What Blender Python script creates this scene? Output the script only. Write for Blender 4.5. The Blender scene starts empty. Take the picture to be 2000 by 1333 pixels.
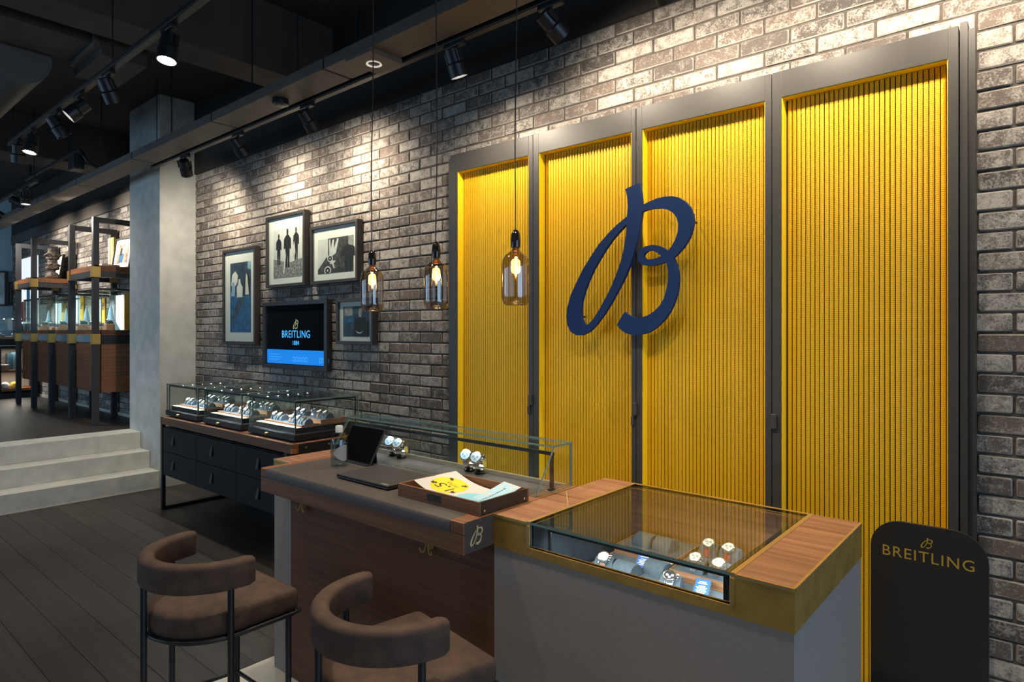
import bpy, bmesh, math, random
from mathutils import Vector, Matrix
random.seed(11)
SC = bpy.context.scene
COL = SC.collection
PI = math.pi

# ------------------------------------------------------------------ camera, world, light, exposure
cd = bpy.data.cameras.new('camera')
cam = bpy.data.objects.new('camera', cd)
COL.objects.link(cam)
cd.sensor_fit = 'HORIZONTAL'
cd.sensor_width = 36.0
cd.lens = 36.0 * 1244 / 2000
cd.shift_y = -0.00975
cd.clip_start = 0.05
YAW = math.atan2(1244, 1460)
cam.location = (0, 0, 1.59)
cam.rotation_euler = (PI / 2, 0, YAW)
SC.camera = cam

wd = bpy.data.worlds.new('world')
SC.world = wd
wd.use_nodes = True
wd.node_tree.nodes['Background'].inputs[0].default_value = (0.55, 0.72, 1.0, 1)
wd.node_tree.nodes['Background'].inputs[1].default_value = 0.6
SC.view_settings.view_transform = 'Standard'
SC.view_settings.look = 'None'
SC.view_settings.gamma = 1.0
SC.view_settings.use_curve_mapping = False
SC.view_settings.exposure = 0.15
SC.cycles.max_bounces = 10
SC.cycles.transparent_max_bounces = 24
SC.cycles.caustics_reflective = False
SC.cycles.caustics_refractive = False
SC.cycles.sample_clamp_indirect = 6.0
SC.cycles.blur_glossy = 0.5

WARM = (1.0, 0.86, 0.69)
WHITE = (1.0, 0.90, 0.78)
COOL = (0.80, 0.92, 1.0)
DAY = (0.43, 0.68, 1.0)

def area(name, loc, rot, sx, sy, power, col):
    l = bpy.data.lights.new(name, 'AREA')
    l.shape = 'RECTANGLE'
    l.size = sx
    l.size_y = sy
    l.energy = power
    l.color = col
    if sy < 0.02 or sx < 0.02:
        l.spread = math.radians(115)
    o = bpy.data.objects.new(name, l)
    COL.objects.link(o)
    o.location = loc
    o.rotation_euler = rot
    return o

# daylight entering through the shop windows (window_1 in wall_right, window_2 and window_3 in wall_front)
area('daylight_window_1', (3.93, 0.3, 1.6), (0, PI / 2 - 0.3, 0), 2.6, 4.2, 112, DAY)
area('daylight_window_2', (-6.2, -3.93, 1.75), (PI / 2 - 0.4, 0, 0), 4.6, 2.3, 42, DAY)
area('daylight_window_3', (-10.6, -3.93, 2.0), (PI / 2 - 0.3, 0, 0), 3.2, 2.2, 105, DAY)

# ------------------------------------------------------------------ materials
MATS = {}

def nodes_of(m):
    m.use_nodes = True
    nt = m.node_tree
    return nt, nt.nodes, nt.links, nt.nodes.get('Principled BSDF')

def mat(name, col, rough=0.5, metal=0.0, var=0.0, vscale=20.0, stretch=None, bump=0.0, bscale=80.0, emit=None, estr=0.0, spec=0.5, col2=None, coat=0.0):
    if name in MATS:
        return MATS[name]
    m = bpy.data.materials.new(name)
    nt, N, L, p = nodes_of(m)
    p.inputs['Base Color'].default_value = (*col, 1)
    p.inputs['Roughness'].default_value = rough
    p.inputs['Metallic'].default_value = metal
    p.inputs['Specular IOR Level'].default_value = spec
    p.inputs['Coat Weight'].default_value = coat
    tc = N.new('ShaderNodeTexCoord')
    mp = N.new('ShaderNodeMapping')
    L.new(tc.outputs['Object'], mp.inputs[0])
    if stretch:
        mp.inputs['Scale'].default_value = stretch
    if var > 0 or col2:
        nz = N.new('ShaderNodeTexNoise')
        nz.inputs['Scale'].default_value = vscale
        nz.inputs['Detail'].default_value = 6
        L.new(mp.outputs[0], nz.inputs['Vector'])
        r = N.new('ShaderNodeValToRGB')
        c2 = col2 or tuple(min(1, c * (1 + var)) for c in col)
        c1 = col if col2 else tuple(c * (1 - var) for c in col)
        r.color_ramp.elements[0].position = 0.32
        r.color_ramp.elements[1].position = 0.68
        r.color_ramp.elements[0].color = (*c1, 1)
        r.color_ramp.elements[1].color = (*c2, 1)
        L.new(nz.outputs['Fac'], r.inputs[0])
        L.new(r.outputs[0], p.inputs['Base Color'])
    if bump > 0:
        n2 = N.new('ShaderNodeTexNoise')
        n2.inputs['Scale'].default_value = bscale
        n2.inputs['Detail'].default_value = 4
        L.new(mp.outputs[0], n2.inputs['Vector'])
        b = N.new('ShaderNodeBump')
        b.inputs['Strength'].default_value = bump
        b.inputs['Distance'].default_value = 0.004
        L.new(n2.outputs['Fac'], b.inputs['Height'])
        L.new(b.outputs[0], p.inputs['Normal'])
    if emit:
        p.inputs['Emission Color'].default_value = (*emit, 1)
        p.inputs['Emission Strength'].default_value = estr
    MATS[name] = m
    return m

def emission(name, col, s):
    return mat(name, (0, 0, 0), 0.6, emit=col, estr=s)

def glass(name, tint=(0.97, 1.0, 0.985), ior=1.45, add=0.0, rough=0.0):
    if name in MATS:
        return MATS[name]
    m = bpy.data.materials.new(name)
    m.use_nodes = True
    nt = m.node_tree
    N, L = nt.nodes, nt.links
    N.remove(N['Principled BSDF'])
    # equal reflection from either side of a plate: the index is inverted on back faces
    ge = N.new('ShaderNodeNewGeometry')
    mi = N.new('ShaderNodeMix')
    mi.inputs['A'].default_value = ior
    mi.inputs['B'].default_value = 1.0 / ior
    L.new(ge.outputs['Backfacing'], mi.inputs['Factor'])
    fr = N.new('ShaderNodeFresnel')
    L.new(mi.outputs['Result'], fr.inputs[0])
    tr = N.new('ShaderNodeBsdfTransparent')
    tr.inputs[0].default_value = (*tint, 1)
    gl = N.new('ShaderNodeBsdfGlossy')
    gl.inputs['Roughness'].default_value = rough
    mx = N.new('ShaderNodeMixShader')
    ad = N.new('ShaderNodeMath')
    ad.operation = 'ADD'
    ad.use_clamp = True
    ad.inputs[1].default_value = add
    L.new(fr.outputs[0], ad.inputs[0])
    L.new(ad.outputs[0], mx.inputs[0])
    L.new(tr.outputs[0], mx.inputs[1])
    L.new(gl.outputs[0], mx.inputs[2])
    L.new(mx.outputs[0], N['Material Output'].inputs[0])
    MATS[name] = m
    return m

def refractive(name, col, ior):
    m = mat(name, col, 0.0)
    m.node_tree.nodes['Principled BSDF'].inputs['Transmission Weight'].default_value = 1.0
    m.node_tree.nodes['Principled BSDF'].inputs['IOR'].default_value = ior
    return m

def wood(name, dark, light, axis='X', scale=1.0, rough=0.5, coat=0.0):
    """fine straight-grained veneer with the grain along one axis"""
    if name in MATS:
        return MATS[name]
    m = bpy.data.materials.new(name)
    nt, N, L, p = nodes_of(m)
    g = N.new('ShaderNodeNewGeometry')
    mp = N.new('ShaderNodeMapping')
    s = {'X': (1.2, 30, 60), 'Y': (30, 1.2, 60), 'Z': (30, 30, 1.2)}[axis]
    mp.inputs['Scale'].default_value = tuple(v * scale for v in s)
    L.new(g.outputs['Position'], mp.inputs[0])
    n1 = N.new('ShaderNodeTexNoise')
    n1.inputs['Scale'].default_value = 1.0
    n1.inputs['Detail'].default_value = 8
    n1.inputs['Roughness'].default_value = 0.65
    n1.inputs['Distortion'].default_value = 0.4
    L.new(mp.outputs[0], n1.inputs['Vector'])
    r = N.new('ShaderNodeValToRGB')
    e = r.color_ramp.elements
    e[0].position, e[0].color = 0.33, (*dark, 1)
    e[1].position, e[1].color = 0.66, (*light, 1)
    L.new(n1.outputs['Fac'], r.inputs[0])
    L.new(r.outputs[0], p.inputs['Base Color'])
    p.inputs['Roughness'].default_value = rough
    p.inputs['Coat Weight'].default_value = coat
    b = N.new('ShaderNodeBump')
    b.inputs['Strength'].default_value = 0.15
    b.inputs['Distance'].default_value = 0.002
    L.new(n1.outputs['Fac'], b.inputs['Height'])
    L.new(b.outputs[0], p.inputs['Normal'])
    MATS[name] = m
    return m

def math_node(N, L, op, a, b=None):
    n = N.new('ShaderNodeMath')
    n.operation = op
    for i, v in enumerate((a, b)):
        if v is None:
            continue
        if isinstance(v, (int, float)):
            n.inputs[i].default_value = v
        else:
            L.new(v, n.inputs[i])
    return n.outputs[0]

BRICK_C, BRICK_L = 0.0754, 0.2240

def brick_material():
    m = bpy.data.materials.new('whitewashed_brick')
    nt, N, L, p = nodes_of(m)
    g = N.new('ShaderNodeNewGeometry')
    sx = N.new('ShaderNodeSeparateXYZ')
    L.new(g.outputs['Position'], sx.inputs[0])
    row = math_node(N, L, 'FLOOR', math_node(N, L, 'DIVIDE', sx.outputs['Z'], BRICK_C))
    par = math_node(N, L, 'FLOORED_MODULO', row, 2.0)
    xx = math_node(N, L, 'ADD', math_node(N, L, 'DIVIDE', sx.outputs['X'], BRICK_L), math_node(N, L, 'MULTIPLY', par, 0.5))
    colm = math_node(N, L, 'FLOOR', xx)
    cv = N.new('ShaderNodeCombineXYZ')
    L.new(colm, cv.inputs[0])
    L.new(row, cv.inputs[1])
    wn = N.new('ShaderNodeTexWhiteNoise')
    wn.noise_dimensions = '2D'
    L.new(cv.outputs[0], wn.inputs['Vector'])
    tone = N.new('ShaderNodeValToRGB')
    e = tone.color_ramp.elements
    e[0].position, e[0].color = 0.0, (0.050, 0.043, 0.038, 1)
    e[1].position, e[1].color = 1.0, (0.115, 0.085, 0.066, 1)
    k = tone.color_ramp.elements.new(0.45)
    k.color = (0.088, 0.071, 0.060, 1)
    L.new(wn.outputs['Value'], tone.inputs[0])
    # chalky wash with a ragged edge: coarse patches cut by fine pitting, brick by brick
    n1 = N.new('ShaderNodeTexNoise')
    n1.inputs['Scale'].default_value = 21
    n1.inputs['Detail'].default_value = 9
    n1.inputs['Roughness'].default_value = 0.72
    L.new(g.outputs['Position'], n1.inputs['Vector'])
    n2 = N.new('ShaderNodeTexNoise')
    n2.inputs['Scale'].default_value = 130
    n2.inputs['Detail'].default_value = 6
    n2.inputs['Roughness'].default_value = 0.7
    L.new(g.outputs['Position'], n2.inputs['Vector'])
    wsep = N.new('ShaderNodeSeparateColor')
    L.new(wn.outputs['Color'], wsep.inputs[0])
    amt = math_node(N, L, 'MULTIPLY', math_node(N, L, 'SUBTRACT', wsep.outputs[1], 0.5), 0.26)
    v = math_node(N, L, 'ADD', math_node(N, L, 'ADD', n1.outputs['Fac'], math_node(N, L, 'MULTIPLY', math_node(N, L, 'SUBTRACT', n2.outputs['Fac'], 0.5), 0.8)), amt)
    wr = N.new('ShaderNodeValToRGB')
    wr.color_ramp.elements[0].position = 0.40
    wr.color_ramp.elements[1].position = 0.67
    L.new(v, wr.inputs[0])
    mx = N.new('ShaderNodeMix')
    mx.data_type = 'RGBA'
    L.new(wr.outputs[0], mx.inputs['Factor'])
    L.new(tone.outputs[0], mx.inputs['A'])
    mx.inputs['B'].default_value = (0.365, 0.335, 0.29, 1)
    L.new(mx.outputs['Result'], p.inputs['Base Color'])
    p.inputs['Roughness'].default_value = 0.85
    b = N.new('ShaderNodeBump')
    b.inputs['Strength'].default_value = 0.7
    b.inputs['Distance'].default_value = 0.004
    L.new(v, b.inputs['Height'])
    L.new(b.outputs[0], p.inputs['Normal'])
    return m

def slat_material():
    """yellow ribbed strip woven with fine cross threads"""
    m = bpy.data.materials.new('yellow_woven_metal')
    nt, N, L, p = nodes_of(m)
    g = N.new('ShaderNodeNewGeometry')
    sx = N.new('ShaderNodeSeparateXYZ')
    L.new(g.outputs['Position'], sx.inputs[0])
    w = math_node(N, L, 'SINE', math_node(N, L, 'MULTIPLY', sx.outputs['Z'], 2 * PI / 0.008))
    r = N.new('ShaderNodeValToRGB')
    e = r.color_ramp.elements
    e[0].position, e[0].color = 0.0, (0.56, 0.31, 0.008, 1)
    e[1].position, e[1].color = 0.4, (0.78, 0.44, 0.010, 1)
    L.new(math_node(N, L, 'ADD', math_node(N, L, 'MULTIPLY', w, 0.5), 0.5), r.inputs[0])
    L.new(r.outputs[0], p.inputs['Base Color'])
    p.inputs['Roughness'].default_value = 0.38
    p.inputs['Metallic'].default_value = 0.35
    b = N.new('ShaderNodeBump')
    b.inputs['Strength'].default_value = 0.15
    b.inputs['Distance'].default_value = 0.001
    L.new(w, b.inputs['Height'])
    L.new(b.outputs[0], p.inputs['Normal'])
    return m

def plank_floor_material(name, c1, c2, c3, wx, wy, rough):
    m = bpy.data.materials.new(name)
    nt, N, L, p = nodes_of(m)
    g = N.new('ShaderNodeNewGeometry')
    bt = N.new('ShaderNodeTexBrick')
    bt.inputs['Color1'].default_value = (*c1, 1)
    bt.inputs['Color2'].default_value = (*c2, 1)
    bt.inputs['Mortar'].default_value = (*c3, 1)
    bt.inputs['Scale'].default_value = 1.0
    bt.inputs['Mortar Size'].default_value = 0.003
    bt.inputs['Brick Width'].default_value = wx
    bt.inputs['Row Height'].default_value = wy
    L.new(g.outputs['Position'], bt.inputs['Vector'])
    L.new(bt.outputs['Color'], p.inputs['Base Color'])
    p.inputs['Roughness'].default_value = rough
    return m

M_BRICK = brick_material()
M_SLAT = slat_material()
M_BRICKE = mat('worn_brick_edge', (0.16, 0.14, 0.118), 0.9, col2=(0.34, 0.31, 0.27), vscale=9)
M_MORTAR = mat('dark_mortar', (0.075, 0.062, 0.050), 0.95, var=0.25, vscale=60, bump=0.4, bscale=200)
M_PLASTER = mat('grey_plaster', (0.42, 0.43, 0.40), 0.8, var=0.12, vscale=7, bump=0.12, bscale=40)
M_STEP = mat('polished_plaster_step', (0.52, 0.52, 0.47), 0.6, var=0.10, vscale=9, bump=0.06, bscale=60)
M_CEIL = mat('black_ceiling_paint', (0.018, 0.016, 0.014), 0.85, var=0.2, vscale=3)
M_CEIL2 = mat('taupe_ceiling_paint', (0.050, 0.043, 0.037), 0.8, var=0.15, vscale=5)
M_FASCIA = mat('black_fascia_paint', (0.024, 0.021, 0.018), 0.7)
M_TRAY = mat('taupe_metal_tray', (0.105, 0.088, 0.072), 0.6, var=0.10, vscale=6)
M_BLACK = mat('black_powder_coat', (0.010, 0.010, 0.011), 0.42)
M_BLACKG = mat('gloss_black', (0.006, 0.006, 0.007), 0.12)
M_DOORFRAME = mat('bronze_grey_frame', (0.046, 0.042, 0.037), 0.48, metal=0.3, var=0.04, vscale=8)
M_YREVEAL = mat('yellow_lacquer', (0.90, 0.58, 0.008), 0.5)
M_YBACK = mat('dark_ochre_backing', (0.055, 0.026, 0.004), 0.8)
M_NAVY = mat('navy_lacquer', (0.006, 0.024, 0.088), 0.6, spec=0.15)
M_GREY = mat('warm_grey_laminate', (0.255, 0.216, 0.189), 0.55, var=0.06, vscale=60, bump=0.05, bscale=300)
M_BRASS = mat('brushed_brass', (0.44, 0.265, 0.062), 0.45, metal=0.6, var=0.16, vscale=14, bump=0.05, bscale=200)
M_BRASSL = mat('bright_brass_edge', (0.66, 0.45, 0.19), 0.35, metal=0.8)
M_GOLD = mat('gold_inlay', (0.62, 0.50, 0.26), 0.45, metal=0.3)
M_WALX = wood('walnut_along_x', (0.115, 0.040, 0.011), (0.250, 0.100, 0.034), 'X', rough=0.6)
M_WALY = wood('walnut_along_y', (0.125, 0.047, 0.018), (0.27, 0.118, 0.052), 'Y')
M_WALTOP = wood('zebrano_top', (0.155, 0.062, 0.027), (0.37, 0.175, 0.085), 'X')
M_WALDK = wood('dark_walnut', (0.068, 0.021, 0.005), (0.140, 0.050, 0.013), 'X', rough=0.68)
M_LEATHER = mat('dark_brown_leather_top', (0.052, 0.042, 0.037), 0.55, var=0.12, vscale=30, bump=0.1, bscale=500)
M_STOOL = mat('brown_suede_leather', (0.068, 0.036, 0.022), 0.82, var=0.28, vscale=22, bump=0.15, bscale=160)
M_PLANK = [wood('smoked_oak_%d' % i, tuple(c * k for c in (0.030, 0.024, 0.020)), tuple(c * k for c in (0.052, 0.043, 0.037)), 'X', rough=0.5) for i, k in enumerate((0.85, 1.0, 1.18))]
M_FLOOR = plank_floor_material('smoked_oak_field', (0.036, 0.029, 0.025), (0.048, 0.040, 0.035), (0.010, 0.008, 0.007), 1.8, 0.172, 0.42)
M_MARBLE = mat('cream_stone_tile', (0.52, 0.47, 0.38), 0.35, var=0.12, vscale=5)
M_WHITE = mat('white_paper', (0.55, 0.54, 0.50), 0.7)
M_MAT = mat('ivory_mat_board', (0.76, 0.74, 0.68), 0.8)
M_FRAME = mat('espresso_wood_frame', (0.020, 0.016, 0.013), 0.5)
M_GLASS = glass('clear_glass')
M_GEDGE = mat('green_glass_edge', (0.15, 0.235, 0.205), 0.12, coat=0.5)
M_SMOKE = glass('smoked_glass', (0.66, 0.61, 0.57), 1.55, 0.10)
M_STEEL = mat('polished_steel', (0.75, 0.75, 0.76), 0.16, metal=1.0)
M_SUEDE = mat('blue_grey_suede', (0.058, 0.076, 0.092), 0.9, var=0.15, vscale=60)
M_WALLBLUE = mat('pale_blue_wall_paint', (0.36, 0.52, 0.60), 0.8)
M_SHELL = mat('shop_wall_paint', (0.16, 0.15, 0.14), 0.9)
M_LAMP = emission('lit_lens', (1.0, 0.93, 0.82), 60)
M_LAMPDIM = mat('unlit_lens', (0.32, 0.29, 0.25), 0.3)
M_LED = emission('led_dot', (0.80, 0.92, 1.0), 60)

# ------------------------------------------------------------------ mesh helpers
class MB:
    def __init__(self):
        self.v, self.f, self.m = [], [], []

    def add(self, vs, fs, mi=0):
        o = len(self.v)
        self.v += [tuple(p) for p in vs]
        for f in fs:
            self.f.append([i + o for i in f])
            self.m.append(mi)
        return self

    def box(self, x0, x1, y0, y1, z0, z1, mi=0, bev=0.0):
        if bev <= 0:
            vs = [(x, y, z) for z in (z0, z1) for y in (y0, y1) for x in (x0, x1)]
            fs = [(0, 2, 3, 1), (4, 5, 7, 6), (0, 1, 5, 4), (2, 6, 7, 3), (0, 4, 6, 2), (1, 3, 7, 5)]
            return self.add(vs, fs, mi)
        bm = bmesh.new()
        bmesh.ops.create_cube(bm, size=1.0)
        for v in bm.verts:
            v.co = Vector(((x0 + x1) / 2 + v.co.x * (x1 - x0), (y0 + y1) / 2 + v.co.y * (y1 - y0), (z0 + z1) / 2 + v.co.z * (z1 - z0)))
        bmesh.ops.bevel(bm, geom=bm.edges[:], offset=bev, segments=2, affect='EDGES', profile=0.5)
        bm.verts.index_update()
        self.add([v.co for v in bm.verts], [[v.index for v in f.verts] for f in bm.faces], mi)
        bm.free()
        return self

    def pane(self, x0, x1, y0, y1, z0, z1):
        """glass plate: the two broad faces take slot 0, the narrow edges slot 1"""
        d = (x1 - x0, y1 - y0, z1 - z0)
        k = d.index(min(d))
        vs = [(x, y, z) for z in (z0, z1) for y in (y0, y1) for x in (x0, x1)]
        fs = {2: [(0, 2, 3, 1), (4, 5, 7, 6)], 1: [(0, 1, 5, 4), (2, 6, 7, 3)], 0: [(0, 4, 6, 2), (1, 3, 7, 5)]}
        for kk, ff in fs.items():
            o = len(self.v)
            self.add(vs, ff, 0 if kk == k else 1)
        return self

    def lathe(self, prof, c=(0, 0, 0), n=24, mi=0, mtx=None, cap=True):
        vs, fs = [], []
        for r, z in prof:
            for i in range(n):
                a = 2 * PI * i / n
                vs.append(Vector((r * math.cos(a), r * math.sin(a), z)))
        for j in range(len(prof) - 1):
            for i in range(n):
                k = (i + 1) % n
                fs.append((j * n + i, j * n + k, (j + 1) * n + k, (j + 1) * n + i))
        if cap:
            fs.append(tuple(reversed(range(n))))
            fs.append(tuple((len(prof) - 1) * n + i for i in range(n)))
        if mtx is not None:
            vs = [mtx @ v for v in vs]
        vs = [v + Vector(c) for v in vs]
        return self.add(vs, fs, mi)

    def tube(self, pts, r, n=10, mi=0, closed=False):
        pts = [Vector(p) for p in pts]
        vs, fs = [], []
        m = len(pts)
        up = None
        for i, p in enumerate(pts):
            a = pts[(i - 1) % m] if (i > 0 or closed) else p
            b = pts[(i + 1) % m] if (i < m - 1 or closed) else p
            t = (b - a).normalized()
            if up is None:
                up = Vector((0, 0, 1)) if abs(t.z) < 0.9 else Vector((0, 1, 0))
            s = t.cross(up)
            if s.length < 1e-4:
                s = t.cross(Vector((1, 0, 0)))
            s.normalize()
            u = s.cross(t)
            for k in range(n):
                an = 2 * PI * k / n
                vs.append(p + (s * math.cos(an) + u * math.sin(an)) * r)
        seg = m if closed else m - 1
        for i in range(seg):
            j = (i + 1) % m
            for k in range(n):
                q = (k + 1) % n
                fs.append((i * n + k, i * n + q, j * n + q, j * n + k))
        if not closed:
            fs.append(tuple(reversed(range(n))))
            fs.append(tuple((m - 1) * n + k for k in range(n)))
        return self.add(vs, fs, mi)

    def prism(self, poly, z0, z1, mi=0, mtx=None):
        n = len(poly)
        vs = [Vector((x, y, z0)) for x, y in poly] + [Vector((x, y, z1)) for x, y in poly]
        fs = [tuple(reversed(range(n))), tuple(range(n, 2 * n))] + [(i, (i + 1) % n, n + (i + 1) % n, n + i) for i in range(n)]
        if mtx is not None:
            vs = [mtx @ v for v in vs]
        return self.add(vs, fs, mi)

    def mesh(self, name, mats, smooth=None):
        me = bpy.data.meshes.new(name)
        me.from_pydata(self.v, [], self.f)
        for mm in (mats if isinstance(mats, (list, tuple)) else [mats]):
            me.materials.append(mm)
        if any(self.m):
            me.polygons.foreach_set('material_index', self.m)
        me.update()
        bm = bmesh.new()
        bm.from_mesh(me)
        bmesh.ops.recalc_face_normals(bm, faces=bm.faces)
        bm.to_mesh(me)
        bm.free()
        if smooth:
            me.polygons.foreach_set('use_smooth', [True] * len(me.polygons))
            try:
                me.set_sharp_from_angle(angle=math.radians(smooth))
            except Exception:
                pass
        return me

def shift(me, d):
    me.transform(Matrix.Translation(d))
    return me

def link(name, me, parent=None, loc=None):
    o = bpy.data.objects.new(name, me)
    COL.objects.link(o)
    if parent:
        o.parent = parent
    if loc:
        o.location = loc
    return o

def tag(o, label=None, cat=None, group=None, kind=None):
    if label:
        o['label'] = label
    if cat:
        o['category'] = cat
    if group:
        o['group'] = group
    if kind:
        o['kind'] = kind
    return o

def thing(name, label, cat, loc=(0, 0, 0), rz=0.0, group=None, kind=None):
    o = bpy.data.objects.new(name, None)
    o.empty_display_size = 0.05
    COL.objects.link(o)
    o.location = loc
    o.rotation_euler = (0, 0, rz)
    return tag(o, label, cat, group, kind)

def wloc(o):
    p = Vector((0, 0, 0))
    while o:
        p += o.location
        o = o.parent
    return p

def part(name, mb, mats, parent, smooth=None, world=True):
    """add a part; the shape is given in world coordinates (world) or in its thing's own"""
    me = mb.mesh(name, mats, smooth)
    if world:
        shift(me, -wloc(parent))
    return link(name, me, parent)

def single(name, mb, mats, label, cat, group=None, kind=None, smooth=None, at=None):
    me = mb.mesh(name, mats, smooth)
    if at:
        shift(me, -Vector(at))
    o = link(name, me, None, at)
    return tag(o, label, cat, group, kind)

def dup(root, loc, rz=None, label=None, group=None):
    r = root.copy()
    COL.objects.link(r)
    r.location = loc
    if rz is not None:
        r.rotation_euler = (0, 0, rz)
    if label:
        r['label'] = label
    if group:
        r['group'] = group
    for ch in root.children:
        c = ch.copy()
        COL.objects.link(c)
        c.parent = r
        for g in ch.children:
            d = g.copy()
            COL.objects.link(d)
            d.parent = c
    return r

def shape2d(loops, depth):
    """fill closed outlines (holes included) and give them thickness; lies in the XY plane"""
    cu = bpy.data.curves.new('tmp', 'CURVE')
    cu.dimensions = '2D'
    cu.fill_mode = 'BOTH'
    cu.extrude = depth / 2
    for lp in loops:
        sp = cu.splines.new('POLY')
        sp.points.add(len(lp) - 1)
        for q, (x, y) in zip(sp.points, lp):
            q.co = (x, y, 0, 1)
        sp.use_cyclic_u = True
    o = bpy.data.objects.new('tmp', cu)
    COL.objects.link(o)
    dg = bpy.context.evaluated_depsgraph_get()
    me = bpy.data.meshes.new_from_object(o.evaluated_get(dg))
    bpy.data.objects.remove(o)
    bpy.data.curves.remove(cu)
    return me

def text2d(s, size, depth, spacing=1.0):
    cu = bpy.data.curves.new('tmp', 'FONT')
    cu.body = s
    cu.size = size
    cu.extrude = depth / 2
    cu.align_x = 'CENTER'
    cu.align_y = 'CENTER'
    cu.space_character = spacing
    cu.resolution_u = 3
    o = bpy.data.objects.new('tmp', cu)
    COL.objects.link(o)
    dg = bpy.context.evaluated_depsgraph_get()
    me = bpy.data.meshes.new_from_object(o.evaluated_get(dg))
    bpy.data.objects.remove(o)
    bpy.data.curves.remove(cu)
    return me

def put(name, me, m, mtx, parent=None):
    me.transform(mtx)
    me.materials.clear()
    me.materials.append(m)
    return link(name, me, parent)

# upright print facing -Y at p (u to +X, v up)
def facing_front(p, s=1.0):
    return Matrix.Translation(p) @ Matrix.Rotation(PI / 2, 4, 'X') @ Matrix.Diagonal((s, s, 1, 1))

# upright print facing +X at p (u to +Y, v up)
def facing_right(p, s=1.0):
    return Matrix.Translation(p) @ Matrix.Rotation(PI / 2, 4, 'Z') @ Matrix.Rotation(PI / 2, 4, 'X') @ Matrix.Diagonal((s, s, 1, 1))

# the script letter seen on the doors, the desk, the sign and the screen (height 1)
B_O1 = [(0.001, 0.973), (0.105, 1.0), (0.117, 0.932), (0.124, 0.862), (0.124, 0.8), (0.109, 0.714), (0.08, 0.602), (0.045, 0.49), (0.0, 0.395), (-0.047, 0.317), (-0.109, 0.22), (-0.162, 0.148), (-0.226, 0.075), (-0.282, 0.027), (-0.344, 0.0), (-0.394, 0.001), (-0.441, 0.024), (-0.47, 0.072), (-0.479, 0.134), (-0.47, 0.201), (-0.441, 0.286), (-0.394, 0.37), (-0.338, 0.461), (-0.27, 0.55), (-0.205, 0.627), (-0.13, 0.694), (-0.067, 0.742), (0.012, 0.79), (0.02, 0.848), (0.015, 0.911)]
B_H1 = [(0.009, 0.74), (0.005, 0.662), (-0.011, 0.583), (-0.031, 0.505), (-0.067, 0.417), (-0.109, 0.329), (-0.152, 0.257), (-0.205, 0.176), (-0.249, 0.117), (-0.288, 0.08), (-0.316, 0.072), (-0.334, 0.089), (-0.349, 0.123), (-0.354, 0.17), (-0.346, 0.236), (-0.326, 0.301), (-0.293, 0.374), (-0.249, 0.455), (-0.205, 0.517), (-0.152, 0.586), (-0.099, 0.646), (-0.047, 0.694)]
B_O2 = [(0.095, 0.839), (0.126, 0.851), (0.173, 0.866), (0.23, 0.88), (0.286, 0.884), (0.333, 0.88), (0.378, 0.866), (0.423, 0.835), (0.454, 0.798), (0.474, 0.75), (0.479, 0.707), (0.471, 0.659), (0.45, 0.603), (0.414, 0.551), (0.369, 0.509), (0.345, 0.491), (0.365, 0.45), (0.378, 0.399), (0.381, 0.349), (0.374, 0.281), (0.352, 0.214), (0.324, 0.156), (0.286, 0.105), (0.23, 0.055), (0.173, 0.02), (0.105, 0.003), (0.045, 0.004), (-0.005, 0.02), (-0.047, 0.051), (-0.064, 0.071), (-0.041, 0.109), (-0.005, 0.158), (0.025, 0.136), (0.075, 0.119), (0.115, 0.119), (0.164, 0.132), (0.212, 0.158), (0.249, 0.192), (0.277, 0.234), (0.296, 0.293), (0.308, 0.352), (0.308, 0.411), (0.296, 0.467), (0.268, 0.461), (0.221, 0.453), (0.173, 0.45), (0.134, 0.459), (0.105, 0.477), (0.091, 0.505), (0.095, 0.535), (0.115, 0.565), (0.144, 0.579), (0.192, 0.586), (0.24, 0.577), (0.277, 0.559), (0.308, 0.538), (0.333, 0.567), (0.356, 0.603), (0.374, 0.652), (0.377, 0.702), (0.365, 0.742), (0.342, 0.774), (0.305, 0.799), (0.258, 0.815), (0.202, 0.819), (0.153, 0.814), (0.126, 0.807), (0.1, 0.799)]
B_H2 = [(0.134, 0.518), (0.144, 0.535), (0.168, 0.549), (0.197, 0.549), (0.23, 0.533), (0.261, 0.509), (0.23, 0.498), (0.192, 0.493), (0.153, 0.495)]

def letter_mesh(h, depth):
    a = shape2d([[(x * h, y * h) for x, y in l] for l in (B_O1, B_H1)], depth)
    b = shape2d([[(x * h, y * h) for x, y in l] for l in (B_O2, B_H2)], depth * 0.996)
    bm = bmesh.new()
    bm.from_mesh(a)
    bm.from_mesh(b)
    bm.to_mesh(a)
    bm.free()
    bpy.data.meshes.remove(b)
    return a

# ================================================================== THE ROOM
W = 2.953                    # face of the brick wall
XC = -6.909                  # bottom riser / right face of the pier
RISE = 0.173
UP = 3 * RISE                # upper floor
XEND = -14.58                # far end wall
ZC = 4.0

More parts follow.
